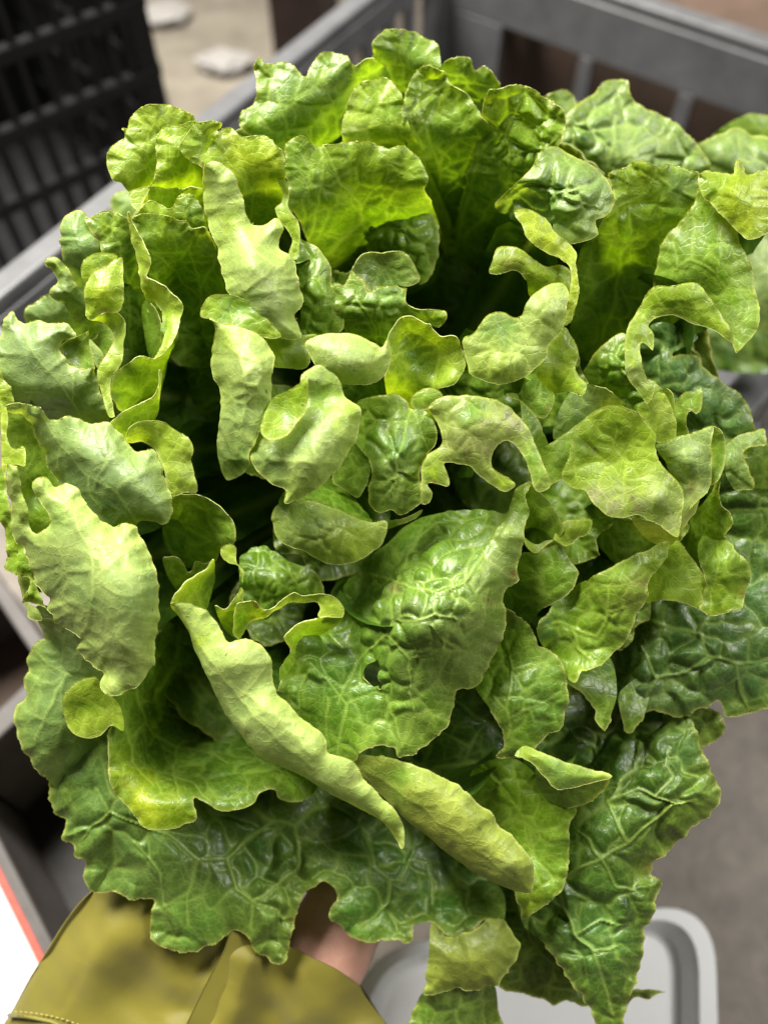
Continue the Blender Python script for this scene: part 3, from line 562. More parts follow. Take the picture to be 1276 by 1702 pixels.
leaf(patch('1120,890,-60h 1150,850,-50h 1165,838,-20h 1182,815 1197,800 1197,831 1207,851 1217,870 1207,888 1190,905,-20h 1170,960,-60h 1130,960,-60h', z=4, col='g', bl=4, cell=40, spots=[(1195, 850, 30, 'G', .7)], veins=[(2.4, 1.2, '1140,930 1150,880 1180,830')]))
leaf(patch('921,900 941,921 960,953 950,978 925,1000 901,1012 874,1040,-30h 838,1012,-30h 848,960,-20h 865,920,-8h 895,918', z=2, in_=[(905, 960, -2)], col='g', bl=3, cell=60, ruf=1, spots=[(900, 940, 40, 'G', .4)]))
leaf(patch('935,867 964,863 981,862 984,872 972,890 960,894 941,908 927,900 919,896', z=16, in_=[(950, 880, 24)], col='l', bl=1.6, cell=30, ruf=.6, teeth=.4, spots=[(975, 872, 10, 'g', .7)]),
     patch('877,800 895,817 913,835 925,855 934,872 933,886 921,897 905,884,0h 885,876,-10h 868,880,-10h 862,850,-10h', z=16, in_=[(900, 860, 24)], col='G', bl=2, cell=44, ruf=.6, teeth=.4),
     patch('870,893,-8h 872,904 880,914 890,920 900,914 909,906 921,897 908,898,8h 893,905,-2h 880,900,-8h', z=10, col='l', bl=1, ruf=0, teeth=.3))
# --- big central leaf
leaf(patch('588,1266 600,1251 619,1241 655,1243 661,1258 682,1253 713,1235 741,1208 753,1176 759,1149 768,1145 788,1143 800,1133 804,1117 823,1086 835,1055 841,1023 835,1004 843,980 860,961 858,945 868,914 870,878 878,851 874,823 881,800 866,808 850,828 840,850,10h 800,845,-30h 740,850,-40h 680,870,-60h 640,905,-60h 600,930,-80h 560,960,-90h 540,1000,-70h 535,1030,-30h 500,1040,0h 494,1040 472,1059 484,1082 470,1106 465,1133 462,1160 500,1220,0h 560,1270,0h',
     z=28, in_=[(640, 1000, 34), (740, 940, 46), (800, 1020, 62), (700, 1090, 52), (560, 1120, 0), (560, 1050, -26), (520, 1180, 10), (640, 1200, 30), (600, 1130, 8), (835, 880, 50), (615, 1050, 14)],
     col='g', bl=7.5, cell=50, ruf=2.2, teeth=1,
     flat=[(842, 940, 52), (826, 1040, 50), (800, 1110, 38), (862, 850, 32), (560, 1180, 50)],
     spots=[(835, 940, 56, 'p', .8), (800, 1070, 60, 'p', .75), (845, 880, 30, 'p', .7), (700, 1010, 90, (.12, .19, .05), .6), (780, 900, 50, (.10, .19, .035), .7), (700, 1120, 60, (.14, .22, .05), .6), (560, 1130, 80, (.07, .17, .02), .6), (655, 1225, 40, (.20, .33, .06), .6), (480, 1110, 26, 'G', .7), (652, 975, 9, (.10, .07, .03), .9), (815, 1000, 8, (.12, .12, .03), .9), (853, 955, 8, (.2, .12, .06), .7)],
     holes=['626,1095 612,1104 606,1114 603,1126 610,1134 618,1142 626,1140 634,1152 634,1138 628,1124 628,1108'],
     veins=[(3, 2, '600,950 640,960 655,962 690,975 722,983 724,1020 760,1032 775,1060'), (3, 2, '655,962 648,995 652,1030 640,1055 610,1080 595,1100 580,1135 560,1170'), (2.4, 1.4, '655,962 690,900 720,870 770,860'), (2.4, 1.3, '724,1020 690,1032 652,1030'), (2.4, 1.3, '640,1055 680,1100 682,1140 680,1155'), (2.2, 1.2, '682,1098 735,1082 740,1070 712,1040'), (2.6, 1.4, '560,1260 575,1170 560,1150 530,1120 515,1100'), (2.2, 1.1, '545,1160 540,1200 548,1245'), (2.4, 1.2, '640,1155 655,1200 670,1250'), (2.2, 1.1, '680,1155 690,1190 675,1230'), (2, 1, '770,970 800,920 835,870'), (2, 1, '775,1060 800,1040 815,980'), (2, 1, '724,983 770,970 790,940'), (2, 1, '575,1170 620,1150 640,1155'), (2, 1, '515,1110 500,1150 495,1190')]),
     patch('388,1054 393,1005 404,1001 424,999 439,1015 451,1013 470,996 490,986 506,990 530,988 553,992 572,1010 570,1025 549,1026 528,1024 534,1012,10 526,1001,6 506,1002,6 485,1000,6 462,1012,8 440,1026,6 418,1034,4 404,1050,2 396,1062,0',
     z=26, col='l', bl=1, ruf=1, teeth=.5, spots=[(400, 1030, 30, 'G', .8)]),
     patch('465,1132,30h 472,1100,28h 484,1082 472,1059 494,1039 521,1029 549,1026 570,1025 560,1040,0h 530,1060,-10h 505,1085,10h', z=29, col='G', bl=1, ruf=1, teeth=.4),
     label='big central leaf with wet blisters, a pale folded edge and a small torn hole')
leaf(patch('400,925,-40h 430,905,-50h 480,930,-40h 520,948 537,975 536,992 506,1003,-30h 470,1010,-30h 440,1030,-30h 402,1010,-30h 398,965', z=-14, in_=[(470, 960, -2)], col='g', bl=9, cell=30, ruf=1, teeth=.4, veins=[(3, 2, '432,1005 445,965 460,930'), (3, 2, '500,990 485,960 478,935')]))
leaf(patch('286,825 313,821 345,829 372,847 388,870 392,890 386,904 368,911 356,935,-30h 300,940,-60h 270,890,-60h', z=22, in_=[(335, 880, 0)], col='g', bl=3, cell=56, ruf=1.2, teeth=.4, spots=[(345, 860, 36, (.16, .28, .02), .6)]),
     patch('368,910 386,904 392,912 394,935 405,948 400,976 386,1000 374,1013 366,1010 357,1007 372,1045,-10h 392,1058,-10 398,1030,0 404,1001 402,970 396,940 380,936 368,924', z=24, col='l', bl=1.2, ruf=1, teeth=.4, spots=[(385, 1030, 24, 'g', .7)]))
leaf(patch('208,728 219,706 243,700 268,700 290,713 313,727 321,748 317,762 322,785 327,818 307,817 285,824 277,802 274,782 266,764 255,745,30 235,733,26 212,736,24', z=46, in_=[(290, 740, 48), (300, 790, 50)], col='l', bl=2, cell=36, ruf=1.5, teeth=.5, spots=[(300, 790, 30, (.26, .36, .06), .6), (270, 720, 30, 'y', .5)]),
     label='yellow-green leaf edge curled into a loop beside a dark gap')
leaf(patch('266,614 268,640 266,662 262,690,0h 240,720,-20h 205,740,-20h 194,728 181,706 196,692 211,681 235,670 258,655', z=26, in_=[(235, 700, 6)], col='G', bl=2.5, cell=30, ruf=1, teeth=.5))
leaf(patch('270,927 283,926 298,928 313,952 318,950 325,933 341,938 355,930 350,960,-30h 310,990,-50h 285,970,-40h', z=-12, col='g', bl=2, ruf=1, teeth=.5))
leaf(patch('283,1004 298,980 317,961 345,944 356,930 357,962,-30h 351,988,-30h 342,1014,0h 317,1004 300,1008', z=40, in_=[(325, 985, 10)], col='G', bl=2, ruf=1, teeth=.4, spots=[(300, 990, 24, 'l', .7)]),
     patch('284,1003 300,1002 317,1003 340,1015 360,1035 380,1068 400,1063 420,1064 440,1080 450,1098 457,1153 469,1160 490,1184 514,1204 539,1227 547,1251 584,1265 606,1296 635,1327 659,1351 670,1374 673,1398 668,1411 655,1390,40f 631,1363,40f 588,1339,40f 549,1320,42f 506,1292,44f 467,1273,44f 431,1257,44f 408,1231,44f 376,1188,44f 345,1125,44f 325,1082,44f 310,1043,44f 288,1012,42f',
     z=60, in_=[(380, 1110, 66), (440, 1180, 72), (520, 1250, 72), (600, 1320, 66), (640, 1370, 58)], col='P', side='u', bl=3.4, cell=46, ruf=1.4, teeth=.7, R=14,
     spots=[(420, 1100, 36, (.38, .47, .17), .6), (410, 1215, 9, (.12, .12, .04), .8), (398, 1208, 6, (.1, .1, .03), .8), (585, 1295, 12, (.24, .24, .09), .6), (330, 1060, 26, 'l', .6), (390, 1180, 30, (.22, .32, .09), .5), (640, 1370, 30, 'l', .4)],
     veins=[(2.2, 1.2, '300,1010 350,1100 400,1160 450,1215 520,1275'), (1.8, 1, '400,1160 425,1130 445,1100'), (1.6, 1, '450,1215 470,1190')]),
     label='long pale leaf folded over into a pointed tongue')
leaf(patch('588,1273,0h 600,1258 616,1255 651,1261 698,1276 741,1294 768,1312 792,1333 815,1351 825,1370 858,1398 882,1433 888,1461 882,1483 854,1480,14f 815,1464,14f 768,1437,14f 737,1414,14f 710,1390,12f 682,1370,10f 659,1347,6f 619,1308,0h',
     z=26, in_=[(700, 1320, 34), (780, 1380, 42), (850, 1440, 40), (640, 1290, 16)], col='o', side='u', bl=2.6, cell=52, ruf=1.5, teeth=.8, R=12,
     spots=[(660, 1300, 40, (.18, .30, .04), .7), (735, 1392, 5, (.08, .09, .02), .9), (752, 1405, 7, (.14, .15, .04), .8), (855, 1452, 5, (.06, .07, .02), .9), (797, 1378, 4, (.12, .12, .03), .8), (830, 1440, 40, (.23, .28, .08), .6), (790, 1332, 5, (.06, .06, .02), .8)],
     veins=[(2, 1, '610,1280 700,1340 780,1400 860,1465'), (1.6, 1, '700,1340 760,1330')]),
     label='olive-green folded leaf with small dark specks')
# --- heart
leaf(patch('549,474 557,470 572,474 584,451 596,463 604,467 612,486 627,478 655,474 670,478 676,478 674,502 698,514 725,514 741,518 737,537 725,545 710,540,-10h 690,560,-30h 640,620,-60h 590,600,-60h 572,549,-20h 560,533',
     z=2, in_=[(640, 510, 12), (600, 520, 6)], col='g', bl=9, cell=34, ruf=2, teeth=.4, spots=[(725, 528, 22, 'y', .8), (650, 490, 40, (.13, .25, .05), .5)], veins=[(2.5, 1.4, '630,590 620,540 585,480')]),
     patch('584,451 600,424 616,419 635,420 652,417 666,418 678,425 694,451 697,467 674,476 655,472,-30h 630,476,-30h 612,484 604,467 594,460', z=-8, in_=[(645, 450, -30)], col='d', bl=3, cell=30, ruf=1, teeth=.3, spots=[(690, 455, 10, 'P', .6)]))
leaf(patch('494,398,-10h 510,402 529,412 549,443 551,470 572,506 572,529 568,549 540,560,-20h 502,556,-10h 500,500,0h', z=-4, in_=[(530, 490, 16)], col='g', bl=11, cell=34, ruf=1, teeth=.3),
     patch('457,278,0h 474,298 480,320 478,341 484,352 494,366 498,385 498,400 491,432 480,425,10 486,400,6 476,380,6 464,366,8 457,345,8 466,338,2 470,320,0 462,300', z=12, col='y', bl=1, ruf=1, teeth=.4))
leaf(patch('639,631 645,610 647,588 643,565 651,545 666,529 682,525 702,535 708,541 713,537 725,553 733,559 757,559 764,572 774,604 764,627 753,639 729,647 740,690,-40h 700,710,-60h 655,690,-40h',
     z=40, in_=[(690, 590, 8), (720, 620, 0), (680, 560, 22)], col='y', bl=4, cell=50, ruf=1, teeth=.4, spots=[(690, 600, 40, (.14, .27, .015), .8), (740, 590, 24, 'l', .4)],
     veins=[(4, 2.4, '715,690 722,630 728,590 722,570 700,575 688,578'), (2.4, 1.3, '690,578 680,560 668,548'), (2.4, 1.3, '690,578 660,592 645,596'), (2.2, 1.1, '692,576 705,555 708,542'), (2, 1, '722,600 700,612 680,606'), (2, 1, '728,595 760,585')]),
     patch('508,568 533,557 572,553 604,561 623,572 634,578 645,563 648,580 647,600 638,624 616,637 588,639 557,635 533,619 518,596', z=52, in_=[(580, 600, 64), (635, 600, 48)], col='P', side='u', bl=2.2, cell=36, ruf=.8, teeth=.4, spots=[(575, 580, 40, 'q', .4), (620, 620, 26, 'l', .5)]),
     patch('442,562 475,557 508,556 530,556 508,569 516,590 508,611 480,612 450,607,20h 446,585,20h', z=36, col='l', side='u', bl=1.4, cell=30, ruf=.6, teeth=.3, spots=[(480, 575, 30, 'q', .6)]),
     label='small upright heart leaf, bright yellow-green with a clear vein')
leaf(patch('333,525 337,506 349,492 376,489 404,496 427,510 447,533 467,558 439,561 419,551 392,541 362,537 349,530', z=60, in_=[(395, 515, 40)], col='y', bl=2.4, cell=36, ruf=1, teeth=.4, spots=[(395, 522, 40, (.10, .24, .02), .75)], veins=[(1.8, 1, '350,515 385,520 420,530 450,550'), (1.5, 1, '385,520 390,500')]),
     patch('349,529 362,537 392,541 419,551 443,568 455,592 451,619 451,651 443,682 433,711 424,737 415,752 416,772 400,790,10h 376,795,0h 362,750,10h 366,700,24h 368,670,40 364,643,40 351,612,42 351,588,48 360,549,56',
     z=66, in_=[(410, 620, 78), (400, 700, 60)], col='P', side='u', bl=5.5, cell=42, ruf=1.5, teeth=.5, spots=[(385, 560, 26, 'l', .5), (400, 690, 30, (.20, .30, .10), .6), (395, 760, 30, (.12, .22, .05), .8)], veins=[(2.2, 1.2, '430,600 400,590 375,570'), (2.4, 1.4, '400,590 415,650 400,720'), (2, 1, '415,650 385,660 372,650')]),
     patch('455,660,60h 478,649 500,636 510,624 512,650 509,680 494,702 474,725 451,731 435,722 433,711 443,680', z=84, in_=[(475, 685, 60)], col='y', bl=1.5, cell=40, ruf=.6, teeth=.3, spots=[(480, 680, 26, (.15, .28, .02), .7)]),
     patch('500,636 502,623 518,610 529,606 549,616 565,635 574,659 585,668 598,678 596,710 588,737 565,772 545,796 521,815 494,831 474,835 476,815 455,806 424,776 415,753 426,735 437,723 451,731 474,725 494,702 509,678 511,650',
     z=64, in_=[(540, 670, 40), (530, 760, 76), (470, 770, 56), (560, 710, 72), (535, 640, 44)], col='p', bl=4.5, side='u', cell=40, ruf=1.2, teeth=.4,
     spots=[(540, 660, 34, (.15, .27, .02), .9), (570, 690, 30, 'l', .6), (450, 770, 36, (.16, .25, .07), .7), (510, 730, 28, (.24, .34, .14), .6), (500, 820, 26, 'l', .4)],
     veins=[(2.2, 1.2, '450,760 490,765 525,770 560,765'), (2, 1, '525,770 520,740 530,710'), (2, 1, '490,765 480,800')]),
     label='twisted pale leaf at the heart with an S-shaped yellow rim')
leaf(patch('452,866 455,848 463,837 480,838 510,832 540,838 560,846 585,858 618,868 643,866 642,884 632,905 612,922 585,935 549,937 508,918 466,898', z=30, in_=[(540, 880, 50)], col='p', bl=6, side='t', cell=34, ruf=1, teeth=.4,
     spots=[(500, 865, 40, (.15, .25, .05), .8), (600, 910, 50, 'l', .7), (560, 925, 40, 'l', .5), (530, 880, 30, (.22, .32, .12), .5)], veins=[(2, 1, '500,845 545,870 580,875 600,890'), (1.6, 1, '545,870 530,890')]),
     patch('610,868,20h 643,866 670,862 690,853 702,848 690,862 665,872 640,880,10h', z=20, col='g', bl=1, ruf=0, teeth=.3), patch('463,837,28h 490,800,-10h 540,790,-20h 600,840,-10h 618,868,26h 560,850,24h 510,834,26h', z=20, col='g', bl=3, ruf=0))
leaf(patch('596,666,10h 619,659 651,655 674,664 682,678 706,682,24h 724,708 725,733 712,752 700,776 698,808 702,832 684,846 666,857 651,847 631,851 614,839 612,815 619,788 612,764 595,745,10h 580,720,0h 585,690,0h',
     z=30, in_=[(650, 760, 48), (650, 700, 30)], col='g', bl=8, cell=46, ruf=1.4, teeth=.5,
     spots=[(640, 690, 40, (.20, .32, .04), .7), (660, 820, 46, (.26, .37, .09), .7), (640, 775, 24, (.28, .38, .12), .5), (665, 745, 40, (.08, .18, .04), .7), (640, 710, 5, (.04, .04, .02), .9)],
     veins=[(2.4, 1.5, '683,680 672,730 660,770 662,790 655,830'), (2, 1.1, '660,785 690,790 712,765'), (2, 1, '683,680 700,710 712,750'), (1.8, 1, '662,790 640,800 620,800')]),
     patch('682,664 700,648 718,645 735,655 728,668 712,678 690,680', z=26, in_=[(712, 662, 36)], col='G', bl=4, cell=18, ruf=0, teeth=.3, spots=[(705, 680, 7, (.12, .08, .03), .8)]),
     label='glossy blistered heart leaf')
leaf(patch('590,700,0h 560,765 553,800 570,812 595,827 606,812 612,798 618,760,0h 600,720,0h', z=4, col='g', bl=3, ruf=1, teeth=.4))
leaf(patch('713,676 733,661 764,657 808,661 843,674 860,690 878,712 892,745 905,775 914,808 897,816 886,808 880,784 870,757 854,737 835,733 819,753 817,776 828,785 850,798 857,806 843,817 827,811 800,792 776,772 753,770 737,768 740,782 747,796 745,808 727,804 710,804 717,819 713,835 702,837 698,815 700,795 702,772 712,756 732,740 735,722 726,702',
     z=54, in_=[(780, 700, 66), (770, 745, 62), (860, 715, 54), (835, 800, 40)], col=(.24, .32, .08), bl=4.5, cell=36, ruf=1, teeth=.6,
     spots=[(790, 735, 50, (.35, .36, .16), .75), (850, 700, 26, (.32, .33, .15), .7), (785, 690, 30, (.14, .28, .03), .7), (885, 770, 30, (.20, .36, .04), .8), (725, 780, 24, 'y', .8), (840, 790, 26, 'l', .8), (775, 752, 7, (.12, .09, .04), .8), (843, 690, 5, (.05, .04, .02), .9), (808, 700, 5, (.14, .10, .05), .8), (712, 684, 7, (.14, .08, .03), .8)],
     veins=[(2, 1, '715,685 745,705 780,720 800,735'), (1.6, 1, '745,705 740,740 750,765'), (1.6, 1, '800,735 805,770 840,805'), (1.6, 1, '800,735 830,710 850,690')]),
     label='torn heart leaf arching over a dark hole, with brownish bruised patches')
leaf(patch('866,525 874,506 890,486 909,474 933,470 943,482 941,515 937,541 925,558 911,572 909,590 894,608 862,631 827,638 800,631 780,619 778,608 770,580 770,561 784,555 800,537 811,523 835,518 854,527',
     z=50, in_=[(840, 562, 44), (905, 520, 62), (850, 605, 66)], col='p', bl=6.5, side='t', cell=34, ruf=1, teeth=.4,
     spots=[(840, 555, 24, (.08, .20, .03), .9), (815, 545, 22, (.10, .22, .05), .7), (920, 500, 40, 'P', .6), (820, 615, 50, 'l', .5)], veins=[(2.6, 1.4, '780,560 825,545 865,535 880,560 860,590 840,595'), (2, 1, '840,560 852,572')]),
     patch('909,572 925,558 937,543 952,561 962,592 954,608 960,623 974,639 968,657 948,651 917,652,10h 895,630,20h 892,610,40h 909,590', z=38, in_=[(935, 600, 34)], col='y', bl=2.6, cell=30, ruf=1, teeth=.5, spots=[(915, 600, 16, 'P', .7)]),
     label='curled wet heart leaf with one deep green pocket')
leaf(patch('870,640,0h 895,630,-10h 921,655 918,674 905,694 885,688 868,672', z=-6, col='g', bl=2, ruf=1, teeth=.4))
leaf(patch('854,349 870,345 884,350 897,357 909,364 921,384 941,400 958,423 956,437 962,478 956,510 946,538 938,541 943,510 948,470 946,443 933,431 901,415 874,392 866,372', z=42, in_=[(920, 405, 48)], col='Y', bl=1.8, cell=36, ruf=1.2, teeth=.6),
     patch('813,453 819,431 827,412 854,410 874,420 894,435 905,443 933,441 948,450 947,475 943,492 925,474 901,478 880,492,0h 874,463 854,449 831,455', z=26, in_=[(860, 430, 34)], col='y', bl=2, cell=32, ruf=1, teeth=.6, spots=[(850, 440, 26, (.24, .28, .05), .6)]),
     label='bright yellow curled tip above the heart')
leaf(patch('901,247 925,243 945,255 968,266 995,282 1011,302 1019,329 1015,349 1003,360 990,364 992,388 972,400 948,405 930,395,0h 905,365,-20h 870,370,-50h 823,345,-50 838,322,-20 862,300 886,275,-4', z=8, in_=[(950, 320, 24), (880, 330, -6)], col='B', bl=9, cell=40, ruf=1.5, teeth=.4,
     spots=[(905, 325, 26, (.07, .18, .02), .8), (960, 385, 36, (.26, .38, .09), .7), (980, 300, 40, (.18, .28, .12), .6), (870, 320, 30, (.22, .34, .08), .5)], veins=[(3, 1.6, '825,345 870,312 900,318 950,340 1000,345'), (2, 1, '900,345 940,320 965,310')]),
     label='shiny blistered leaf end above the heart')
# --- right side
leaf(patch('1011,290 1035,278 1058,267 1074,268 1090,276 1109,270 1125,276 1145,282 1162,290 1163,318 1150,345 1125,378,-30h 1110,440,-50h 1060,520,-90h 1010,640,-150h 955,620,-150h 950,500,-90h 965,415,-50h 990,388,-30h 1003,362 1017,345 1019,320',
     z=-12, in_=[(1080, 340, -26), (1030, 450, -75)], col='G', bl=6, cell=60, spots=[(1060, 300, 50, 'y', .6), (1135, 310, 28, (.18, .28, .12), .7), (1000, 500, 60, 'g', .6)],
     veins=[(3.6, 2, '985,600 1022,500 1030,430 1050,400 1085,385 1120,372'), (3.2, 1.8, '975,450 990,370 1030,345 1075,320 1090,280'), (2.4, 1.2, '1045,345 1052,385'), (2.2, 1.2, '975,440 1020,432')]))
leaf(patch('1160,312 1176,333 1199,353 1223,380 1232,408 1244,431 1252,458 1254,478 1262,514 1256,549 1238,572 1223,586 1215,560,-5 1200,530,-10h 1150,520,-40h 1080,560,-70h 1085,480,-40 1100,405,-20 1125,374,-10 1150,343,0',
     z=6, in_=[(1180, 430, 10)], col='G', bl=3.5, cell=60, ruf=1.5, teeth=.6, spots=[(1210, 380, 16, (.40, .42, .28), .6), (1230, 530, 40, (.22, .33, .09), .7), (1130, 440, 40, (.20, .34, .05), .6)],
     veins=[(2.8, 1.5, '1095,500 1120,450 1148,430 1152,380 1155,330'), (2.4, 1.2, '1148,432 1190,455 1205,480 1250,485'), (2, 1, '1125,450 1118,400 1130,375'), (2, 1, '1190,455 1200,420 1195,370'), (2, 1, '1205,480 1195,500')]),
     label='tall translucent leaf at the right, veins showing')
leaf(patch('1162,290 1187,284 1219,290 1221,276 1225,266 1236,274 1240,288 1276,282 1330,290,10 1330,380,0 1285,384 1242,398 1225,384 1199,355 1176,334 1164,315', z=14, in_=[(1230, 330, 20)], col='y', bl=3, cell=50, ruf=1.5, teeth=.8, spots=[(1240, 340, 60, 'Y', .5), (1180, 310, 26, 'G', .5)], veins=[(2.2, 1.2, '1190,330 1230,335 1290,330'), (1.8, 1, '1230,335 1220,370'), (1.6, 1, '1190,330 1185,350')]))
leaf(patch('1040,557 1045,540 1052,526 1066,506 1075,488 1089,476 1121,474 1156,470 1176,490 1191,510 1211,545 1221,574 1215,568 1199,557 1180,545 1152,537 1129,527 1105,524 1086,530 1076,541 1086,557 1084,582 1076,574 1066,568 1063,580 1064,596 1074,627 1087,647 1074,670 1062,651 1042,627 1038,600', z=44, in_=[(1130, 500, 52), (1060, 550, 48), (1054, 610, 50)], col='y', bl=2.4, cell=44, ruf=1, teeth=.6,
     spots=[(1056, 620, 34, (.34, .43, .16), .9), (1058, 545, 24, (.24, .34, .07), .6), (1140, 510, 50, (.20, .33, .02), .7)], veins=[(1.8, 1, '1080,540 1090,515 1130,505 1170,520')]),
     label='ribbon-like leaf edge bowed into an arch at the right')
leaf(patch('960,640,-70h 980,600,-30 1004,572 1035,553 1050,580,0h 1050,620,0h 1066,660 1062,700,-10h 1000,690,-60h', z=-10, in_=[(1020, 610, 4)], col='g', bl=8, cell=30, ruf=1, teeth=.4))
leaf(patch('1060,560,-70h 1100,535,-50h 1160,560,-70h 1113,590,-40 1152,592,-50 1191,631 1225,652 1242,670 1252,706 1258,735 1240,780,-80h 1150,800,-90h 1080,730,-90h 1060,650,-80h', z=-56, in_=[(1150, 650, -46)], col=(.05, .13, .035), bl=9, cell=50, ruf=2.5, spots=[(1170, 640, 50, (.09, .18, .07), .7), (1120, 600, 40, (.06, .13, .04), .6)]))
leaf(patch('1058,682 1072,668 1086,657 1094,649 1104,654 1113,670 1123,706 1121,729 1097,738 1087,729 1078,706', z=30, in_=[(1100, 690, 36)], col='y', bl=3, cell=26, ruf=1, teeth=.5, spots=[(1100, 690, 26, (.30, .38, .08), .6)]),
     patch('1100,650,10h 1108,645 1118,658 1121,680 1114,682,0h', z=14, col='G', bl=1, ruf=0, teeth=.4))
leaf(patch('1119,675 1130,660 1140,651 1152,650 1164,643 1167,660 1166,676 1156,686 1146,679 1141,695 1140,710 1144,722 1120,740,-20h 1110,720,-20h', z=2, col='G', bl=2.5, cell=30, ruf=1.5, teeth=.6))
leaf(patch('1207,738 1222,727 1238,721 1268,713 1273,738 1262,740 1246,741 1236,750 1233,760 1242,772 1252,800 1250,812 1227,814 1218,812 1205,786,-20h 1200,760,-20h', z=-16, in_=[(1220, 770, -10)], col='B', bl=3, cell=30, ruf=1.5, spots=[(1215, 750, 20, (.2, .34, .08), .6)]),
     patch('1233,758 1246,741 1270,737 1340,745 1340,800,-60h 1252,812,-50h 1243,790 1242,772', z=-26, col='g', bl=3, ruf=1.5))
leaf(patch('1089,741 1110,732 1129,725 1160,716 1185,708 1180,740,30 1182,770 1181,800 1172,822 1160,831 1140,856 1125,880,0h 1120,830,-10h 1110,780,0h', z=24, in_=[(1145, 770, 36)], col='q', side='t', bl=4, cell=50, ruf=1, teeth=.5, spots=[(1140, 760, 50, (.19, .29, .10), .7), (1150, 815, 20, (.30, .30, .14), .6), (1147, 813, 5, (.06, .04, .02), .8)], veins=[(2, 1, '1105,770 1130,760 1160,765 1180,750'), (1.6, 1, '1160,765 1165,800')]),
     patch('1183,709 1196,713 1202,722 1206,749 1203,776 1194,798 1181,806 1178,780,10 1181,760,8 1179,735,10', z=22, in_=[(1192, 760, 12)], col='g', bl=1.5, ruf=.6, teeth=.3))
leaf(patch('893,748,10h 912,738 928,728 945,716 960,705 970,715,20h 962,760,20h 945,792,10 925,800 905,812 893,812,10h 896,780,0h', z=22, in_=[(925, 765, 26)], col='G', bl=3, cell=30, ruf=.6, teeth=.4, spots=[(930, 745, 30, (.24, .36, .10), .6)]),
     patch('933,792 945,760 952,730 962,704 984,686 1011,674 1035,676 1058,686 1078,706 1089,721 1089,745 1097,768 1117,792 1133,811 1136,831 1133,851 1125,892 1112,885 1097,874 1075,862 1058,855 1035,860 1011,858 996,846 984,835 972,815 952,811',
     z=50, in_=[(1020, 760, 34), (1010, 715, 42), (1040, 805, 42), (1090, 830, 62), (1115, 860, 54), (990, 820, 46)], col='y', bl=3.6, cell=58, ruf=.8, teeth=.4,
     spots=[(1010, 745, 70, (.22, .34, .02), .8), (1095, 830, 42, (.33, .42, .17), .95), (1118, 872, 26, (.30, .37, .14), .9), (1020, 838, 28, (.30, .33, .15), .9), (985, 822, 16, (.33, .34, .18), .9), (1050, 825, 6, (.06, .05, .02), .9), (1060, 845, 10, (.22, .2, .09), .8), (985, 748, 7, (.09, .12, .02), .8), (975, 742, 4, (.07, .09, .02), .8), (1010, 768, 5, (.10, .14, .02), .7), (955, 740, 16, (.24, .38, .09), .8)],
     veins=[(2.6, 1.5, '1035,835 1038,800 1040,770 1020,742 995,735'), (2.4, 1.2, '1040,770 1075,765 1090,770'), (2.2, 1.2, '1038,795 1060,800 1090,795'), (1.8, .9, '970,740 990,755 1020,778'), (2, 1, '955,770 960,800'), (1.8, 1, '1020,742 1025,710')]),
     patch('1050,862,10h 1095,872,20h 1122,890,20h 1138,850,20h 1160,828 1155,850 1140,870 1127,893 1115,905,-10h 1080,900,-20h', z=14, col=(.28, .33, .11), side='u', bl=2, ruf=.6),
     label='rounded yellow-green leaf with brown scratches, its lower edge bruised and turned under')
leaf(patch('980,870,-50h 1035,862,-20 1058,862 1080,868 1104,880 1118,896,-16 1095,915,-40h 1060,930,-60h 1020,935,-70h', z=-14, col='g', bl=3, cell=40, spots=[(1060, 885, 36, (.19, .31, .06), .8)]))
leaf(patch('960,640,-20h 990,640 1020,655 1040,675,-6h 1010,690,-30h 960,710,-20h 920,730,-20h 930,680,-10h', z=0, col='B', bl=3, cell=30, ruf=0, spots=[(1000, 660, 30, (.22, .28, .13), .7)]),
     patch('860,655,-10h 840,655 866,668 888,690 905,722 912,750,-10h 890,760,0h 870,715,10h', z=6, col='g', bl=5, cell=22, ruf=.5))
# --- inner leaves seen deep between the others
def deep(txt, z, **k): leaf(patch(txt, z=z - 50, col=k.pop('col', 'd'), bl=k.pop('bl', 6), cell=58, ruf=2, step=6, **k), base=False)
ZS[0] = 1.0
# outer wrapping leaves: a bowl added behind the head to keep lamp light out
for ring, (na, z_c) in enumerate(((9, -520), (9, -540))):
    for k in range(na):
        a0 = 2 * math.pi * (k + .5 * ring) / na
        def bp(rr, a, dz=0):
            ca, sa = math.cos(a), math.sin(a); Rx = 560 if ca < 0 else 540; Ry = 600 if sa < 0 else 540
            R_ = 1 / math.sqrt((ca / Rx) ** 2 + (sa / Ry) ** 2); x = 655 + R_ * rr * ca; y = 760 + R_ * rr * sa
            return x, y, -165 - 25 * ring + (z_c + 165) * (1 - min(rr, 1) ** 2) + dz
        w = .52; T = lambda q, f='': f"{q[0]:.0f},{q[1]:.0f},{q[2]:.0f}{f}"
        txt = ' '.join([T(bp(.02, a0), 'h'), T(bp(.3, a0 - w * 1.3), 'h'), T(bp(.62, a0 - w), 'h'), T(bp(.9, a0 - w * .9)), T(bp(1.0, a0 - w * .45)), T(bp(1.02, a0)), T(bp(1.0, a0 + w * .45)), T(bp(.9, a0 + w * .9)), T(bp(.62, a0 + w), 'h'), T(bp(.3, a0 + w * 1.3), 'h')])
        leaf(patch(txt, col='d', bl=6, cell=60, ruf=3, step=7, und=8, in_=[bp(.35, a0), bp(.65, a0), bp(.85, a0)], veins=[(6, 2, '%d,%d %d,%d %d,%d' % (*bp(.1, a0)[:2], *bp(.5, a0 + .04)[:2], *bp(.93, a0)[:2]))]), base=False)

ZS[0] = 1.0
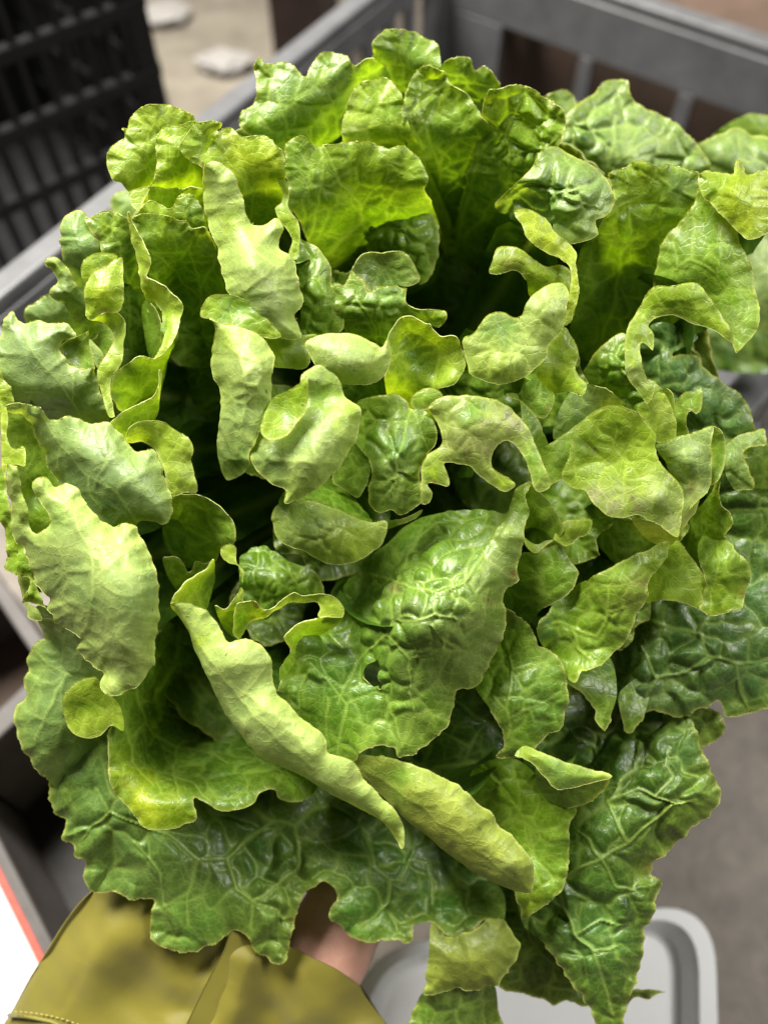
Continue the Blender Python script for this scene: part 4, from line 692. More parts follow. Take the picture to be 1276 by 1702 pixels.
# small inner leaves that close the spaces between the big ones
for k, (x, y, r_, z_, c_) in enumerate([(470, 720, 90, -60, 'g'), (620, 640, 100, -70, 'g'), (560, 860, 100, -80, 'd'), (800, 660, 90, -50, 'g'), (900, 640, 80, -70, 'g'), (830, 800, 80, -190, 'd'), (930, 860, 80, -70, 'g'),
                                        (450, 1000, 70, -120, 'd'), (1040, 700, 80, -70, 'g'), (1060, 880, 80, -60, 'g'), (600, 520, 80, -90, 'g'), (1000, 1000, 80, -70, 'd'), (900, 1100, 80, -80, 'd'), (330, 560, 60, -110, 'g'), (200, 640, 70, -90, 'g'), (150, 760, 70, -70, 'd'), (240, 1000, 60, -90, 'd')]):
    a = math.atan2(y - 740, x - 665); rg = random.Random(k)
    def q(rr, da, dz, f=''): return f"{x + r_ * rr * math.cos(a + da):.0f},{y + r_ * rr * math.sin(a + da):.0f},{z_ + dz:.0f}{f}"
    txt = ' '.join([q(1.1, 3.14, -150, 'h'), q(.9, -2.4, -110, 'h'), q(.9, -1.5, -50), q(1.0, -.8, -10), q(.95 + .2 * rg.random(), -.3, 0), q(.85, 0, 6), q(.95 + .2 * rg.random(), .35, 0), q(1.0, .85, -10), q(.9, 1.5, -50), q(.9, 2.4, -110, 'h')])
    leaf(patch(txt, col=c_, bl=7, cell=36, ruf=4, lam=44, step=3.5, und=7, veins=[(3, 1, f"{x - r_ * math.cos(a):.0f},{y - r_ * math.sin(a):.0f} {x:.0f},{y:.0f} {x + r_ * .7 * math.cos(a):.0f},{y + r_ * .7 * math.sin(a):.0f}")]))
# ------------------------------------------------------------------ stalk
def tube(pts, rad, seg=14):
    """world-space tube through pixel/height points"""
    c = [at(*p) for p in pts]; vs = []; fs = []
    for i, p in enumerate(c):
        t = c[min(i + 1, len(c) - 1)] - c[max(i - 1, 0)]; t /= np.linalg.norm(t)
        a = np.cross(t, [0.3, 0.5, 1.0]); a /= np.linalg.norm(a); b = np.cross(t, a)
        for k in range(seg):
            an = 2 * math.pi * k / seg; r = rad[i] * SC * (1 + .05 * math.sin(3 * an + i))
            vs.append(p + r * (math.cos(an) * a + math.sin(an) * b))
    for i in range(len(c) - 1):
        for k in range(seg): fs.append((i * seg + k, i * seg + (k + 1) % seg, (i + 1) * seg + (k + 1) % seg, (i + 1) * seg + k))
    fs.append(tuple(range(seg))[::-1]); fs.append(tuple((len(c) - 1) * seg + k for k in range(seg)))
    return vs, fs
def simple_mat(name, c1, c2=None, scale=20, rough=.6, spec=.4, bump=.2, bdist=.002, detail=5, coords='Object', stops=None, metal=0):
    m, nt, nd, L = new_mat(name)
    tc = N(nt, 'ShaderNodeTexCoord'); nz = N(nt, 'ShaderNodeTexNoise'); nz.inputs['Scale'].default_value = scale; nz.inputs['Detail'].default_value = detail
    nz.inputs['Roughness'].default_value = .62
    L.new(tc.outputs[coords], nz.inputs['Vector'])
    c2 = c2 or tuple(v * .7 for v in c1)
    col = ramp(nt, nz.outputs['Fac'], stops or [(.32, (*c2, 1)), (.68, (*c1, 1))])
    p = N(nt, 'ShaderNodeBsdfPrincipled'); L.new(col, p.inputs['Base Color'])
    p.inputs['Roughness'].default_value = rough; p.inputs['Specular IOR Level'].default_value = spec
    n2 = N(nt, 'ShaderNodeTexNoise'); n2.inputs['Scale'].default_value = scale * 6; n2.inputs['Detail'].default_value = 5; L.new(tc.outputs[coords], n2.inputs['Vector'])
    b = N(nt, 'ShaderNodeBump'); b.inputs['Strength'].default_value = bump; b.inputs['Distance'].default_value = bdist
    L.new(n2.outputs['Fac'], b.inputs['Height']); L.new(b.outputs[0], p.inputs['Normal'])
    o = N(nt, 'ShaderNodeOutputMaterial'); L.new(p.outputs[0], o.inputs[0])
    return m
M_STALK = simple_mat('stalk_flesh', (.50, .55, .28), (.30, .38, .15), 60, .5)
hl = np.array(HEAD.location)
v, f = tube([(668, 800, -560), (665, 900, -545), (655, 1080, -480), (630, 1250, -370), (605, 1400, -280), (596, 1450, -270)], [20, 34, 44, 48, 44, 40])
mesh_obj('stalk', np.array(v) - hl, f, M_STALK, HEAD)

# ------------------------------------------------------------------ the person holding it: arm, hand and sleeve
M_SKIN, nt, nd, L = new_mat('skin')
tc = N(nt, 'ShaderNodeTexCoord'); nz = N(nt, 'ShaderNodeTexNoise'); nz.inputs['Scale'].default_value = 90; nz.inputs['Detail'].default_value = 6; L.new(tc.outputs['Object'], nz.inputs['Vector'])
c = ramp(nt, nz.outputs['Fac'], [(.3, (.60, .31, .23, 1)), (.7, (.72, .42, .33, 1))])
p = N(nt, 'ShaderNodeBsdfPrincipled'); L.new(c, p.inputs['Base Color']); p.inputs['Roughness'].default_value = .5
p.inputs['Subsurface Weight'].default_value = .25; p.inputs['Subsurface Radius'].default_value = (.008, .003, .0015); p.inputs['Subsurface Scale'].default_value = 1.0
vv = N(nt, 'ShaderNodeTexVoronoi'); vv.inputs['Scale'].default_value = 1100; L.new(tc.outputs['Object'], vv.inputs['Vector'])
b = N(nt, 'ShaderNodeBump'); b.inputs['Strength'].default_value = .25; b.inputs['Distance'].default_value = .0006; L.new(vv.outputs['Distance'], b.inputs['Height']); L.new(b.outputs[0], p.inputs['Normal'])
o = N(nt, 'ShaderNodeOutputMaterial'); L.new(p.outputs[0], o.inputs[0])

PERSON = empty('person', at(420, 1760, -160))
tag(PERSON, 'forearm and hand in a loose olive-yellow sleeve, holding the big lettuce from below', 'person')
joints = {  # px, py, height, radius px
 'elbow': (180, 2080, -270, 120), 'fore': (330, 1850, -250, 108), 'wrist': (470, 1680, -220, 92), 'palm0': (545, 1590, -210, 92), 'palm1': (588, 1500, -235, 92), 'knuck': (618, 1430, -290, 66),
 'th1': (535, 1475, -220, 42), 'th2': (530, 1400, -272, 36), 'th3': (570, 1345, -268, 30), 'th4': (603, 1318, -270, 23)}
edges = [('elbow', 'fore'), ('fore', 'wrist'), ('wrist', 'palm0'), ('palm0', 'palm1'), ('palm1', 'knuck'), ('palm1', 'th1'), ('th1', 'th2'), ('th2', 'th3'), ('th3', 'th4')]
for i, (y, dl) in enumerate([(1300, 0.94), (1350, 1.0), (1405, .96), (1455, .8)]):   # four fingers wrapped round the stalk
    ch = [(648, y + 22, -380, 34), (694, y - 6, -380, 32), (710 + 8 * dl, y - 30, -336, 30), (694, y - 42, -320, 27), (662, y - 46, -312, 23)]
    prev = 'knuck'
    for k, (a, b_, c_, r) in enumerate(ch):
        if k == 4: a = 655 + (1 - dl) * 80
        nm = f'f{i}_{k}'; joints[nm] = (a, b_, c_, r); edges.append((prev, nm)); prev = nm
names = list(joints); me = bpy.data.meshes.new('arm')
me.from_pydata([tuple(at(*joints[n][:3]) - np.array(PERSON.location)) for n in names], [(names.index(a), names.index(b_)) for a, b_ in edges], [])
arm = bpy.data.objects.new('arm', me); S.collection.objects.link(arm); arm.parent = PERSON
sk = arm.modifiers.new('skin', 'SKIN'); sk.use_smooth_shade = True
for i, n in enumerate(names):
    r = joints[n][3] * SC; me.skin_vertices[0].data[i].radius = (r, r); me.skin_vertices[0].data[i].use_root = (n == 'wrist')
sb = arm.modifiers.new('sub', 'SUBSURF'); sb.levels = 2; sb.render_levels = 2
me.materials.append(M_SKIN)

M_CLOTH, nt, nd, L = new_mat('olive_cloth')
tc = N(nt, 'ShaderNodeTexCoord'); nz = N(nt, 'ShaderNodeTexNoise'); nz.inputs['Scale'].default_value = 22; nz.inputs['Detail'].default_value = 4; L.new(tc.outputs['Object'], nz.inputs['Vector'])
c = ramp(nt, nz.outputs['Fac'], [(.3, (.185, .160, .014, 1)), (.7, (.215, .186, .018, 1))])
wv = N(nt, 'ShaderNodeTexWave'); wv.inputs['Scale'].default_value = 900; wv.inputs['Distortion'].default_value = 2; L.new(tc.outputs['Object'], wv.inputs['Vector'])
wv2 = N(nt, 'ShaderNodeTexWave', bands_direction='Y'); wv2.inputs['Scale'].default_value = 900; wv2.inputs['Distortion'].default_value = 2; L.new(tc.outputs['Object'], wv2.inputs['Vector'])
ad = N(nt, 'ShaderNodeMath', operation='ADD'); L.new(wv.outputs['Fac'], ad.inputs[0]); L.new(wv2.outputs['Fac'], ad.inputs[1])
wr = N(nt, 'ShaderNodeTexNoise'); wr.inputs['Scale'].default_value = 45; wr.inputs['Detail'].default_value = 3; L.new(tc.outputs['Object'], wr.inputs['Vector'])
b1 = N(nt, 'ShaderNodeBump'); b1.inputs['Strength'].default_value = .2; b1.inputs['Distance'].default_value = .0004; L.new(ad.outputs[0], b1.inputs['Height'])
b2 = N(nt, 'ShaderNodeBump'); b2.inputs['Strength'].default_value = .12; b2.inputs['Distance'].default_value = .004; L.new(wr.outputs['Fac'], b2.inputs['Height']); L.new(b1.outputs[0], b2.inputs['Normal'])
p = N(nt, 'ShaderNodeBsdfPrincipled'); L.new(c, p.inputs['Base Color']); p.inputs['Roughness'].default_value = .48; p.inputs['Specular IOR Level'].default_value = .45
p.inputs['Sheen Weight'].default_value = .25; L.new(b2.outputs[0], p.inputs['Normal'])
o = N(nt, 'ShaderNodeOutputMaterial'); L.new(p.outputs[0], o.inputs[0])
ZS[0] = 1.5
pleat = patch('386,1546,-60 398,1552,-62h 430,1562,-72h 468,1574,-88h 455,1640,-92h 446,1700,-94h 440,1800,-94h 400,1900,-100h 250,1900,-60 262,1800,-44 310,1702,-44 345,1630,-50 372,1580,-56', z=-60, in_=[(385, 1640, -54), (370, 1720, -50)], cell=0, bl=0, ruf=0, teeth=0, pill=0, und=1, cr=.1, step=4)
front = patch('152,1482,-92 175,1455,-96f 260,1440,-98f 330,1485,-92 392,1545,-70 440,1562,-84 487,1574,-78 520,1592,-70 560,1612,-66 600,1640,-70 604,1650,-84 640,1700,-96 720,1800,-120f 760,1980,-140f 300,2080,-140h -140,1960,-140f -60,1800,-110f 15,1690,-96f 60,1610,-94f',
     z=-90, in_=[(150, 1600, -62), (180, 1560, -66), (110, 1760, -54), (60, 1730, -60), (230, 1560, -70), (215, 1640, -82), (300, 1560, -78), (290, 1640, -66), (345, 1610, -80), (318, 1680, -78), (250, 1740, -64), (378, 1590, -50), (350, 1640, -46), (325, 1700, -42), (290, 1800, -50), (420, 1600, -52), (400, 1680, -46), (385, 1760, -46), (460, 1620, -82), (446, 1680, -86), (430, 1760, -84), (490, 1625, -66), (490, 1700, -60), (540, 1650, -66), (560, 1740, -80), (590, 1680, -78), (610, 1730, -68)],
     cell=0, bl=0, ruf=0, teeth=0, pill=0, und=3, cr=.1, R=12, step=4, veins=[(20, 18, '384,1548 352,1620 316,1710 270,1800'), (20, 20, '474,1572 454,1650 446,1780'), (10, 8, '588,1640 600,1700 640,1800'), (5, 2, '170,1500 140,1600 100,1680')])
back = patch('152,1482,-92 260,1440,-190 392,1500,-235 487,1540,-245 560,1590,-240 600,1640,-180 640,1700,-150 720,1800,-150 760,1980,-160 300,2080,-300h -140,1960,-160 -60,1800,-120 15,1690,-98 60,1610,-96', z=-200, in_=[(300, 1650, -270), (420, 1750, -280), (200, 1800, -250)], cell=0, bl=0, ruf=0, teeth=0, pill=0, step=7, und=4, cr=0)
ZS[0] = 1.0
build_leaf([front], PERSON, name='sleeve', mats=(M_CLOTH, M_CLOTH)); build_leaf([pleat], PERSON, name='sleeve_pleat', mats=(M_CLOTH, M_CLOTH))
build_leaf([back], PERSON, name='sleeve_back', mats=(M_CLOTH, M_CLOTH))
pl = np.array(PERSON.location)
# hem: turned edge and a row of stitches
v, f = tube([(14, 1688, -132), (45, 1690, -112), (85, 1699, -98), (130, 1716, -89), (180, 1742, -84)], [3.2] * 5, 8)
mesh_obj('hem', np.array(v) - pl, f, M_CLOTH, PERSON)
M_THREAD = simple_mat('stitch_thread', (.42, .38, .12), (.34, .30, .08), 200, .6)
for k in range(14):
    t = k / 13; x = 24 + 112 * t; y = 1682 + 2 * t + 22 * t * t; z0 = -114 + 30 * t
    v, f = tube([(x, y, z0), (x + 5, y + 1 + 1.5 * t, z0 + 1)], [1.1, 1.1], 6)
    mesh_obj('stitch', np.array(v) - pl, f, M_THREAD, PERSON)

# ------------------------------------------------------------------ floor
M_FLOOR, nt, nd, L = new_mat('floor_concrete')
tc = N(nt, 'ShaderNodeTexCoord')
n1 = N(nt, 'ShaderNodeTexNoise'); n1.inputs['Scale'].default_value = 7; n1.inputs['Detail'].default_value = 7; n1.inputs['Roughness'].default_value = .65; L.new(tc.outputs['Object'], n1.inputs['Vector'])
n2 = N(nt, 'ShaderNodeTexNoise'); n2.inputs['Scale'].default_value = 60; n2.inputs['Detail'].default_value = 6; L.new(tc.outputs['Object'], n2.inputs['Vector'])
c1 = ramp(nt, n1.outputs['Fac'], [(.28, (.15, .125, .10, 1)), (.5, (.22, .19, .155, 1)), (.72, (.30, .255, .21, 1))])
c2 = ramp(nt, n2.outputs['Fac'], [(.3, (.75, .75, .75, 1)), (.75, (1.15, 1.12, 1.1, 1))])
cc = mixrgb(nt, 1.0, c1, c2, 'MULTIPLY')
p = N(nt, 'ShaderNodeBsdfPrincipled'); L.new(cc, p.inputs['Base Color']); p.inputs['Roughness'].default_value = .55
b = N(nt, 'ShaderNodeBump'); b.inputs['Strength'].default_value = .5; b.inputs['Distance'].default_value = .003; L.new(n2.outputs['Fac'], b.inputs['Height']); L.new(b.outputs[0], p.inputs['Normal'])
o = N(nt, 'ShaderNodeOutputMaterial'); L.new(p.outputs[0], o.inputs[0])
fl = mesh_obj('floor', [(-12, -10, 0), (12, -10, 0), (12, 14, 0), (-12, 14, 0)], [(0, 1, 2, 3)], M_FLOOR); tag(fl, kind='structure')

def box_mesh(corners, z0, z1):
    n = len(corners); v = [(c[0], c[1], z0) for c in corners] + [(c[0], c[1], z1) for c in corners]
    f = [tuple(range(n))[::-1], tuple(range(n, 2 * n))] + [(i, (i + 1) % n, n + (i + 1) % n, n + i) for i in range(n)]
    return v, f
def prism(name, corners, z0, z1, mat, parent=None, bevel=0, smooth=False):
    c = np.array([(p[0], p[1]) for p in corners], float)
    ar = np.sum(c[:, 0] * np.roll(c[:, 1], -1) - np.roll(c[:, 0], -1) * c[:, 1])
    if ar < 0: c = c[::-1]
    off = np.array(parent.location) if parent else np.zeros(3)
    v, f = box_mesh(c, z0, z1); o = mesh_obj(name, np.array(v) - off, f, mat, parent, smooth=False)
    if bevel:
        b = o.modifiers.new('b', 'BEVEL'); b.width = bevel; b.segments = 3; b.limit_method = 'ANGLE'
    return o
def strip(p, q, th):
    """footprint of a bar from p to q, thickness th centred"""
    p = np.array(p[:2], float); q = np.array(q[:2], float); d = q - p; d /= np.linalg.norm(d); n = np.array([-d[1], d[0]]) * th / 2
    return [p + n, q + n, q - n, p - n]

# ------------------------------------------------------------------ the grey crate behind the lettuce
M_GREY = simple_mat('grey_crate_plastic', (.15, .15, .155), (.10, .10, .104), 25, .42, .5, .15, .001)
M_GREYIN = M_GREY
RZ = .32
A = plane_hit(739, -102, RZ)[:2]; B = plane_hit(0, 494, RZ)[:2]; Cc = plane_hit(1276, 75, RZ)[:2]
R1 = plane_hit(1195, 660, RZ)[:2]; R2 = plane_hit(1276, 575, RZ)[:2]
def isect(p, d, q, e):
    M = np.array([[d[0], -e[0]], [d[1], -e[1]]]); t = np.linalg.solve(M, q - p); return p + d * t[0]
C1 = isect(A, Cc - A, R1, R2 - R1)
da = (B - A) / np.linalg.norm(B - A); Bn = A + da * (np.linalg.norm(B - A) + .03)
dr_ = (R1 - R2) / np.linalg.norm(R1 - R2); Fr = R1 + dr_ * .035

G = empty('plastic_crate', (*((A + Fr) / 2), 0)); tag(G, 'grey plastic crate with slotted walls standing behind the lettuce', 'crate')
def crate_wall(par, p, q, z0, z1, mat, layout, th=.008, inward=None):
    """layout: list of rows (zlo, zhi, [(u0,u1),...] openings) ; everything else is solid"""
    p = np.array(p[:2]); q = np.array(q[:2])
    def seg(u0, u1, a, b, name):
        prism(name, strip(p + (q - p) * u0, p + (q - p) * u1, th), a, b, mat, par, bevel=.0015)
    zc = z0
    for (a, b, ops) in layout:
        if a > zc: seg(0, 1, zc, a, 'rail')
        u = 0
        for (s, e) in ops:
            if s > u: seg(u, s, a, b, 'stile')
            u = e
        if u < 1: seg(u, 1, a, b, 'stile')
        zc = b
    if zc < z1: seg(0, 1, zc, z1, 'rail')
def grid(n, w, s=.12, e=.88):
    st = (e - s) / n; return [(s + st * (i + .5 - w / 2), s + st * (i + .5 + w / 2)) for i in range(n)]
LW = [(.02, .09, grid(12, .62)), (.11, .18, grid(12, .62)), (.20, .282, grid(14, .55, .05, .95))]
BW = [(.03, .135, grid(4, .86, .14, .97)), (.16, .250, grid(4, .86, .14, .97))]
crate_wall(G, A, Bn, 0, RZ - .012, M_GREY, LW)
crate_wall(G, A, C1, 0, RZ - .012, M_GREY, BW)
crate_wall(G, C1, Fr, 0, RZ - .012, M_GREY, LW)
crate_wall(G, Bn, Fr, 0, RZ - .012, M_GREY, BW)
cen = (A + C1 + Fr + Bn) / 4
def outw(p, w): 
    d = p - cen; return p + d / np.linalg.norm(d) * w
for p_, q_ in ((A, Bn), (A, C1), (C1, Fr), (Bn, Fr)):
    d = (q_ - p_) / np.linalg.norm(q_ - p_); n = np.array([-d[1], d[0]]); n = n if (p_ - cen) @ n > 0 else -n
    wd = .024
    prism('rim', [p_ - d * .004, q_ + d * .004, q_ + d * (.004 + wd) + n * wd, p_ - d * (.004 + wd) + n * wd], RZ - .012, RZ, M_GREY, G, bevel=.003)
for p_ in (A, C1, Fr, Bn):
    prism('corner_post', [p_ + np.array(k) * .014 for k in ((-1, -1), (1, -1), (1, 1), (-1, 1))], .001, RZ - .013, M_GREY, G, bevel=.004)
prism('crate_floor', [A, C1, Fr, Bn], .004, .010, M_GREY, G)

# ------------------------------------------------------------------ the black crate at the upper left
M_BLACK = simple_mat('black_crate_plastic', (.011, .011, .012), (.007, .007, .0075), 30, .55, .25, .1, .001)
K1 = plane_hit(238, 15, .30)[:2]; K2 = plane_hit(0, 108, .30)[:2]; dk = (K2 - K1) / np.linalg.norm(K2 - K1); K2 = K1 + dk * .58
nk = np.array([dk[1], -dk[0]]); nk = nk if nk[1] > 0 else -nk
K3 = K2 + nk * .38; K4 = K1 + nk * .38

KB = empty('plastic_crate', (*((K1 + K3) / 2), 0)); tag(KB, 'tall black lattice crate at the upper left', 'crate')
for (p_, q_, nst) in ((K1, K2, 22), (K2, K3, 15), (K3, K4, 22), (K4, K1, 15)):
    L_ = np.linalg.norm(q_ - p_); d = (q_ - p_) / L_
    for k, zz in enumerate((.0, .075, .15, .225, .30, .375, .45)):
        prism('rail', strip(p_, q_, .014), zz, zz + (.016 if k else .02), M_BLACK, KB, bevel=.002)
    for k in range(nst + 1):
        u = k / nst; c_ = p_ + (q_ - p_) * u; w = .008 if 0 < k < nst else .034
        s_ = c_ - d * w / 2; e_ = c_ + d * w / 2
        if k == 0: s_, e_ = p_, p_ + d * .036
        if k == nst: s_, e_ = q_ - d * .036, q_
        for a_, b_ in ((.0205, .0745), (.0915, .1495), (.1665, .2245), (.2415, .2995), (.3165, .3745), (.3915, .4495)):
            prism('stile', strip(s_, e_, .010), a_, b_, M_BLACK, KB, bevel=.0015)
prism('crate_floor', [K1, K2, K3, K4], .004, .010, M_BLACK, KB)
for p_, q_ in ((K2, K3), (K3, K4)):
    cc_ = (K1 + K3) / 2; prism('panel', strip(p_ + (cc_ - p_) * .03, q_ + (cc_ - q_) * .03, .004), .012, .44, M_BLACK, KB)

# ------------------------------------------------------------------ loose produce in the crates (rough leaf rosettes)
def rosette(name, label, x, y, z, r, ncol, seed, n=9, group=None, tilt=0.0):
    rg = random.Random(seed); root = empty(name, at(x, y, z)); tag(root, label, 'lettuce', group)
    for k in range(n):
        an = 2 * math.pi * k / n + rg.uniform(-.25, .25); ri = r * (.75 + .35 * rg.random()) * (1 if k % 2 else .72)
        def q(rr, da, dz): return f"{x + rr * math.cos(an + da):.0f},{y + rr * math.sin(an + da):.0f},{z + dz:.0f}"
        txt = ' '.join([q(ri * .1, 0, -r * .5) + 'h', q(ri * .55, -.38, -r * .1), q(ri * .9, -.36, 0), q(ri * 1.02, -.12, r * .1), q(ri * 1.0, .14, r * .08), q(ri * .9, .36, 0), q(ri * .55, .4, -r * .1)])
        build_leaf([patch(txt, z=z, col=ncol, bl=8, cell=46, ruf=6, step=5)], root)
    return root
L2 = empty('lettuce', at(1080, 330, -420)); tag(L2, 'second pale green lettuce in the grey crate behind the right side of the big one', 'lettuce')
def leaf2(*a): return build_leaf(a, L2)
leaf2(patch('940,190 962,172 988,153 1007,133 1042,135 1046,157 1066,176 1109,196 1140,219 1164,245 1180,290 1150,360,-330h 1020,420,-360h 940,340,-330h 932,250', z=-235, in_=[(1050, 260, -215)], col='B', bl=9, cell=40, ruf=3, spots=[(1070, 230, 70, 'q', .6), (975, 230, 26, 'd', .7)], veins=[(4, 2, '1000,330 1020,240 1025,190'), (3, 2, '1010,290 1060,240 1100,220')]))
leaf2(patch('905,165 925,150 950,156 960,180 980,240,-330h 920,260,-330h', z=-300, col='B', bl=3, step=4))
leaf2(patch('1150,250 1190,225 1225,212 1250,222 1300,240 1320,330 1280,420,-420h 1160,400,-420h', z=-300, in_=[(1220, 280, -285)], col='B', bl=6, step=4, spots=[(1220, 260, 50, 'q', .6)]))
leaf2(patch('1215,400 1250,385 1300,380 1330,470 1300,560,-440h 1230,520 1225,450', z=-330, col='q', bl=5, step=4))
leaf2(patch('1180,240,-460h 1240,190 1300,200 1340,260,-460h 1300,330,-480h', z=-440, col='g', bl=5, step=5))
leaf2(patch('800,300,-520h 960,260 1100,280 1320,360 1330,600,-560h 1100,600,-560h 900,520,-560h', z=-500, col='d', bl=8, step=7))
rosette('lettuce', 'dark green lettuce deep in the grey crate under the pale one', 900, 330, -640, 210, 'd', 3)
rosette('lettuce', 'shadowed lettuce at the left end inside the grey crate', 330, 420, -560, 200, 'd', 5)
lf = empty('lettuce_leaf', at(200, 330, -420)); tag(lf, 'small blurred leaf lying on the crate rim beside the upper left leaves', 'leaf')
build_leaf([patch('182,335 200,318 222,316 240,335 235,360 205,362 188,350', z=-420, col='B', bl=2, step=3)], lf)

# ------------------------------------------------------------------ further things on the floor
M_PALE = simple_mat('pale_beige', (.30, .265, .21), (.19, .165, .13), 14, .7, .3, .3)
M_WHITE = simple_mat('white_plastic', (.88, .88, .88), (.83, .83, .83), 12, .35, .5, .08, .001)
M_PAPER = simple_mat('white_paper', (.42, .40, .38), (.33, .31, .29), 14, .8, .2, .3)
M_BROWN = simple_mat('brown_board', (.15, .10, .075), (.10, .068, .05), 14, .7, .3, .3)
M_DARK = simple_mat('dark_brown', (.035, .028, .022), (.018, .014, .012), 10, .55, .4, .3)
M_RED = simple_mat('red_tape', (.62, .10, .06), (.48, .07, .05), 20, .45)
M_MIDGREY = simple_mat('weathered_grey_plastic', (.15, .135, .125), (.09, .08, .075), 14, .55, .4, .2)
o = prism('beige_sheet', [plane_hit(x, y, 0)[:2] for x, y in ((215, 260), (480, 240), (560, -140), (250, -200))], .001, .006, M_PALE); tag(o, 'flat beige sheet on the floor beyond the grey crate', 'cardboard')  # thin beige sheet over the paler stretch of floor
def crumple(name, x, y, hz, r, mat, seed, flat=.3, sy=1.0):
    c_ = plane_hit(x, y, hz); bm = bmesh.new(); bmesh.ops.create_icosphere(bm, subdivisions=3, radius=r); rg = np.random.default_rng(seed)
    P_ = np.array([v_.co[:] for v_ in bm.verts]); k = 1 + .22 * wob(P_ / r, 1.2, rg) + .1 * wob(P_ / r, .5, rg)
    for v_, kk in zip(bm.verts, k): v_.co = Vector((v_.co.x * kk, v_.co.y * kk * sy, (v_.co.z * kk) * flat))
    me = bpy.data.meshes.new(name); bm.to_mesh(me); bm.free(); me.materials.append(mat)
    o_ = bpy.data.objects.new(name, me); S.collection.objects.link(o_); o_.location = (c_[0], c_[1], hz + r * flat * .8); return o_
tag(crumple('paper_scrap', 275, 28, .012, .045, M_PAPER, 3, .25), 'crumpled white paper scrap beside the black crate', 'paper')
tag(crumple('paper_scrap', 375, 112, .012, .05, M_PAPER, 4, .25, .5), 'crumpled white paper scrap just outside the grey crate rim', 'paper')
o = prism('wooden_post', [plane_hit(x, y, .10)[:2] for x, y in ((452, 62), (535, 20), (560, -60), (450, -50))], .0, .35, simple_mat('dark_wood', (.06, .035, .03), (.03, .02, .018), 30, .6), bevel=.004); tag(o, 'dark reddish-brown post at the top edge, beyond the crate rim', 'post')
o = prism('cardboard_box', [plane_hit(x, y, .08)[:2] for x, y in ((840, 120), (1420, 330), (1500, 60), (930, -40))], .0, .20, M_BROWN, bevel=.003)
dd = (C1 - A) / np.linalg.norm(C1 - A); nn = np.array([-dd[1], dd[0]]); nn = nn if (A - cen) @ nn > 0 else -nn
bpy.data.objects.remove(o)
o = prism('cardboard_box', [A + dd * .01 + nn * .06, C1 + dd * .25 + nn * .06, C1 + dd * .25 + nn * .40, A + dd * .01 + nn * .40], 0, .235, M_BROWN, bevel=.003); tag(o, 'brown cardboard box showing through the openings of the grey crate', 'box')
M_YEL = simple_mat('yellow_peel', (.62, .46, .03), (.42, .28, .02), 30, .5)
for k, (x, y, s_) in enumerate([(828, 22, .014), (868, 38, .016)]):
    pp = plane_hit(x, y, .245); oo = crumple('yellow_fruit', x, y, .236, s_, M_YEL, 20 + k, .9)
    tag(oo, ['small yellow fruit on the brown box, nearer the crate corner', 'slightly larger yellow fruit on the brown box, right of the other one'][k], 'fruit')
def open_box(name, label, cat, quad, z1, th, mat, inner=None, rimmat=None, rimh=.012, z0=.001):
    c_ = [plane_hit(x, y, z1)[:2] for x, y in quad]; m_ = sum(c_) / 4; root = empty(name, (*m_, 0)); tag(root, label, cat)
    prism('base', [p_ + (m_ - p_) * .04 for p_ in c_], z0, z0 + .008, inner or mat, root)
    for i in range(4):
        p_, q_ = c_[i], c_[(i + 1) % 4]
        k = th / np.linalg.norm(p_ - m_) * 1.4; k2 = th / np.linalg.norm(q_ - m_) * 1.4
        prism('wall', [p_ + (m_ - p_) * k * .3, q_ + (m_ - q_) * k2 * .3, q_ + (m_ - q_) * k2, p_ + (m_ - p_) * k], z0 + .009, z1 - rimh, mat, root)
        prism('rim', [p_, q_, q_ + (m_ - q_) * k2 * 1.1, p_ + (m_ - p_) * k * 1.1], z1 - rimh + .0005, z1, rimmat or mat, root, bevel=.002)
    return root, c_, m_
open_box('plastic_crate', 'weathered grey-brown crate low on the floor at the left edge', 'crate', [(-40, 900), (112, 1120), (-70, 1290), (-300, 1040)], .14, .014, M_MIDGREY, M_BROWN)
o = prism('dark_slab', [plane_hit(x, y, 0)[:2] for x, y in ((-200, 1260), (330, 1170), (360, 1700), (-150, 1800))], .001, .012, M_DARK, bevel=.003); tag(o, 'dark brown slab on the floor under the sleeve', 'mat')  # flat dark brown slab over the darker stretch of floor
root, c_, m_ = open_box('foam_box', 'white box with a red stripe and grey edge in the bottom left corner', 'box', [(-80, 1240), (150, 1690), (-60, 2000), (-420, 1560)], .12, .016, M_MIDGREY, M_WHITE)
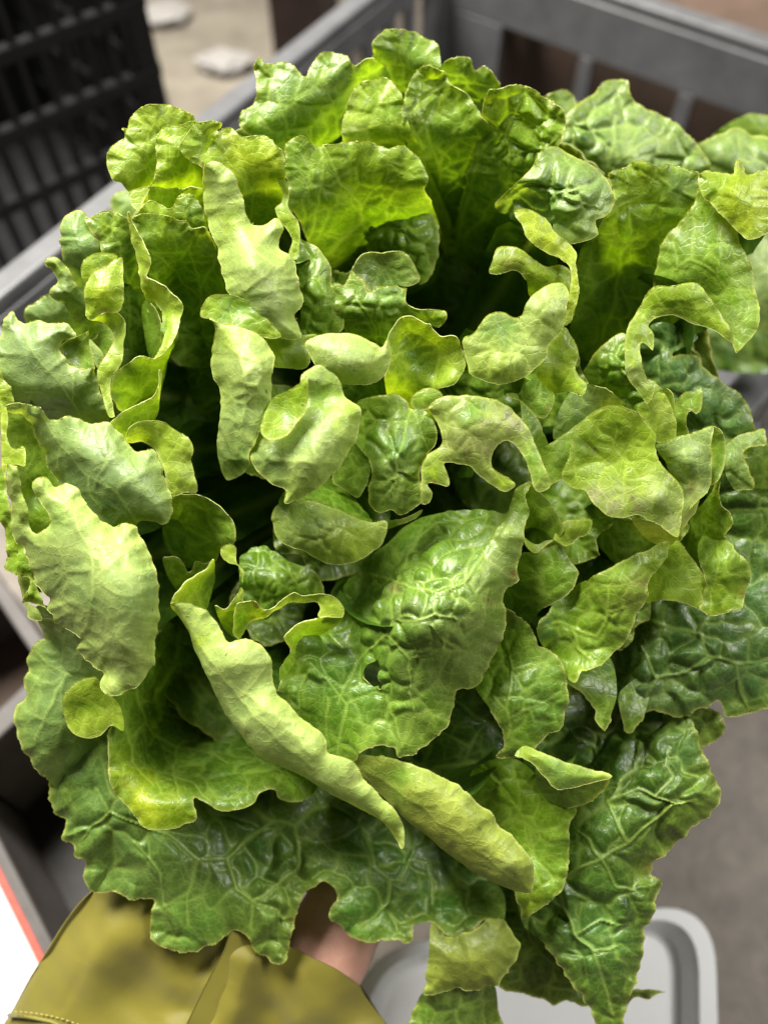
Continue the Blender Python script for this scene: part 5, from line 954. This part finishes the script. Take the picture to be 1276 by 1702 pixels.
for nm, k0, k1, zz, mt in (('red_stripe', .12, .20, .121, M_RED), ('lid', .20, .20, .118, M_WHITE)):
    if nm == 'lid': prism('lid', [p_ + (m_ - p_) * k1 for p_ in c_], .10, .119, mt, root, bevel=.003)
    else:
        for i in range(4):
            p_, q_ = c_[i], c_[(i + 1) % 4]; prism('red_stripe', [p_ + (m_ - p_) * k0, q_ + (m_ - q_) * k0, q_ + (m_ - q_) * k1, p_ + (m_ - p_) * k1], .105, zz, mt, root, bevel=.001)

# white tub, lower right
def tub():
    zt = .11
    pts = {k: plane_hit(x, y, zt)[:2] for k, (x, y) in dict(a=(598, 1580), b=(1186, 1498), c=(1196, 1960), d=(520, 2010)).items()}
    q = [pts[k] for k in 'abcd']; m_ = sum(q) / 4; root = empty('plastic_tub', (*m_, 0)); tag(root, 'white plastic tub with rounded corners on the floor at the lower right', 'tub')
    def ring(k, r, z):
        out = []
        for i in range(4):
            p = q[i] + (m_ - q[i]) * k; a = q[i - 1] + (m_ - q[i - 1]) * k; b_ = q[(i + 1) % 4] + (m_ - q[(i + 1) % 4]) * k
            u = (a - p) / np.linalg.norm(a - p); w = (b_ - p) / np.linalg.norm(b_ - p)
            for s in np.linspace(0, 1, 10):
                e = p + u * r * (1 - s) ** 2 + w * r * s ** 2; out.append((e[0] - m_[0], e[1] - m_[1], z))
        return out
    prof = [(.10, .035, .006), (.0, .045, zt - .012), (-.01, .046, zt - .010), (-.01, .046, zt - .001), (.0, .045, zt), (.09, .038, zt), (.105, .036, zt - .003), (.15, .034, zt - .018), (.19, .03, zt - .020)]
    vs = []; 
    for k, r, z in prof: vs += ring(k, r, z)
    n = 40; fs = [(i * n + j, i * n + (j + 1) % n, (i + 1) * n + (j + 1) % n, (i + 1) * n + j) for i in range(len(prof) - 1) for j in range(n)]
    fs.append(tuple((len(prof) - 1) * n + j for j in range(n))); fs.append(tuple(range(n))[::-1])
    mesh_obj('tub_shell', vs, fs, M_WHITE, root, smooth=False)
tub()
